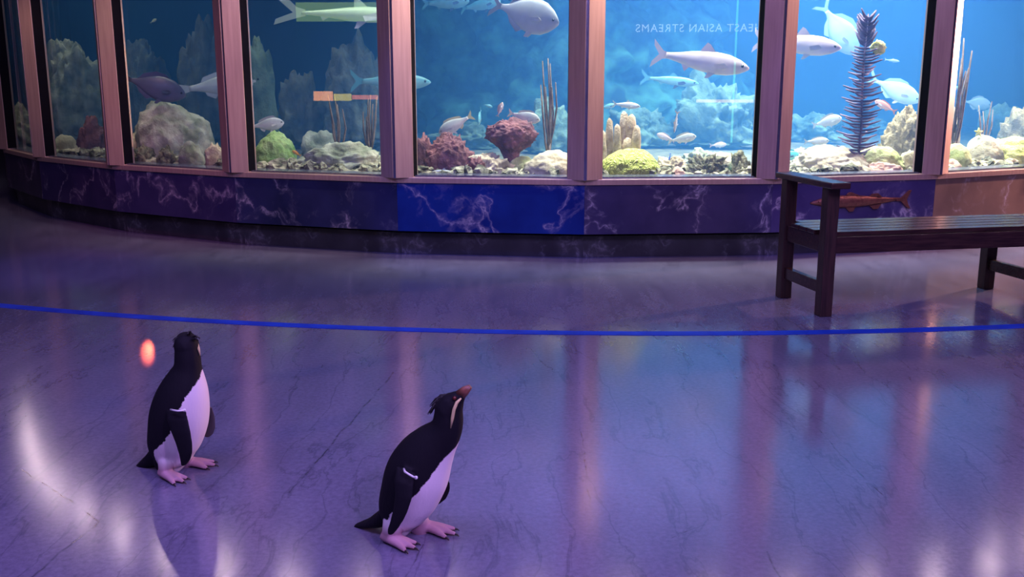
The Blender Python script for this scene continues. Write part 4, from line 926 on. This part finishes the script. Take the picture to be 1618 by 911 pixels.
# tank lamps above the water, few of them lit towards the far end
for i, e in ((-2, 10), (-.5, 14), (1, 18), (2.3, 22), (3.7, 85), (4.6, 130), (5.6, 160), (6.6, 170), (8, 130)):
    q = ring_pt(i, R - .75); area('tank_lamp', (q.x, q.y, CEIL - .1), (q.x, q.y, 0), (.9, .5), (1.0, .97, .90), e * LAMP, 80)
for i, e in ((4.4, 120), (6, 200), (8, 200)):
    q = ring_pt(i, R - 2.2); area('tank_lamp_inner', (q.x, q.y, CEIL - .1), (q.x, q.y, 0), (1.2, 1.2), (.80, .95, 1.0), e * LAMP, 100)
# the hall's violet ceiling wash
area('hall_wash', (-1.5, 2.0, CEIL - .05), (-1.2, 3.2, 0), (3.0, 3.0), (.50, .36, 1.0), 210 * HALL)
area('hall_wash', (2.4, 1.6, CEIL - .05), (1.6, 3.0, 0), (3.0, 3.0), (.58, .40, 1.0), 270 * HALL)
area('hall_wash', (0.4, -3.0, CEIL - .05), (0.3, 0.0, 0), (4.0, 3.0), (.60, .40, 1.0), 260 * HALL)
v = (ring_pt(3, R) + ring_pt(4, R)) / 2; spot('blue_spot', (v.x - 1.4, v.y - 2.0, CEIL - .1), (v.x, v.y, .35), (.05, .12, 1), 260 * SPOT, 24, .5)
v = (ring_pt(5, R) + ring_pt(6, R)) / 2; spot('violet_spot', (v.x - .6, v.y - 2.4, CEIL - .1), (v.x - .1, v.y, .35), (.22, .14, 1), 200 * SPOT, 22, .6)
v6 = ring_pt(6, R); x6 = (ring_pt(7, R) - v6).normalized(); n6 = Vector((x6.y, -x6.x, 0)); q = v6 + x6 * 3.2 + n6 * .30
spot('warm_spot', (q.x, q.y, 1.6), (v6.x + x6.x * .5, v6.y + x6.y * .5, .4), (1, .52, .42), 1500 * SPOT, 70, .6)
for i, e, c_ in ((0, 75, (1, .58, .5)), (1, 95, (1, .58, .5)), (2, 150, (1, .62, .6)), (3, 330, (1, .7, .58)), (4, 340, (1, .68, .56)), (5, 240, (1, .58, .5)), (6, 180, (1, .46, .42))):
    n_ = vert_dir(i); t_ = Vector((-n_.y, n_.x, 0)); w_ = ring_pt(i, R); q = w_ + n_ * .42 + t_ * .95
    spot('pillar_fill_spot', (q.x, q.y, 2.4), (w_.x, w_.y, 1.35), c_, e * .62 * SPOT, 44, 1.0, .03)  # unseen spot per pillar, added to brighten its right face
spot('violet_key', (2.0, -1.5, 3.7), (-.6, 2.6, .25), (.60, .31, 1), 560 * SPOT, 26, .8, .12)  # unseen spot added to brighten the penguins' whites from the front
g = at_z(232, 556, 0); spot('red_glint_standin', (g.x - 1.1, g.y + 3.0, .46), g, (1, .13, .06), 230 * SPOT, 1.2, 1.0, .01)  # added spot, stands in for a red reflection on the floor
q = at_z(90, 425, 0); spot('violet_floor_spot', (q.x + 1.0, q.y - 1.5, CEIL - .1), q, (.35, .2, 1), 260 * SPOT, 22, 1.0, .1)
v = (ring_pt(1, R) + ring_pt(2, R)) / 2; spot('rose_spot', (v.x + .2, v.y - 2.6, CEIL - .1), (v.x - .2, v.y, .4), (1, .16, .40), 150 * SPOT, 30, .8)

w = bpy.data.worlds.new('world'); scene.world = w; w.use_nodes = True; w.node_tree.nodes['Background'].inputs[0].default_value = (.01, .01, .02, 1)
# ------------------------------------------------------------------ camera and colour
cam = bpy.data.cameras.new('camera'); co = bpy.data.objects.new('camera', cam); COL.objects.link(co)
cam.sensor_width = 36; cam.lens = 36 * F / 1618; co.location = CAM; co.rotation_euler = (PI / 2 - PITCH, 0, 0); cam.clip_start = .02
scene.camera = co
vs = scene.view_settings; vs.view_transform = 'Standard'; vs.look = 'None'; vs.gamma = 1; vs.exposure = EXPO; vs.use_curve_mapping = False
scene.cycles.use_adaptive_sampling = False; scene.cycles.max_bounces = 10; scene.cycles.diffuse_bounces = 3; scene.cycles.glossy_bounces = 3; scene.cycles.transparent_max_bounces = 12; scene.cycles.volume_bounces = 1
scene.cycles.caustics_reflective = False; scene.cycles.caustics_refractive = False; scene.cycles.sample_clamp_indirect = 4
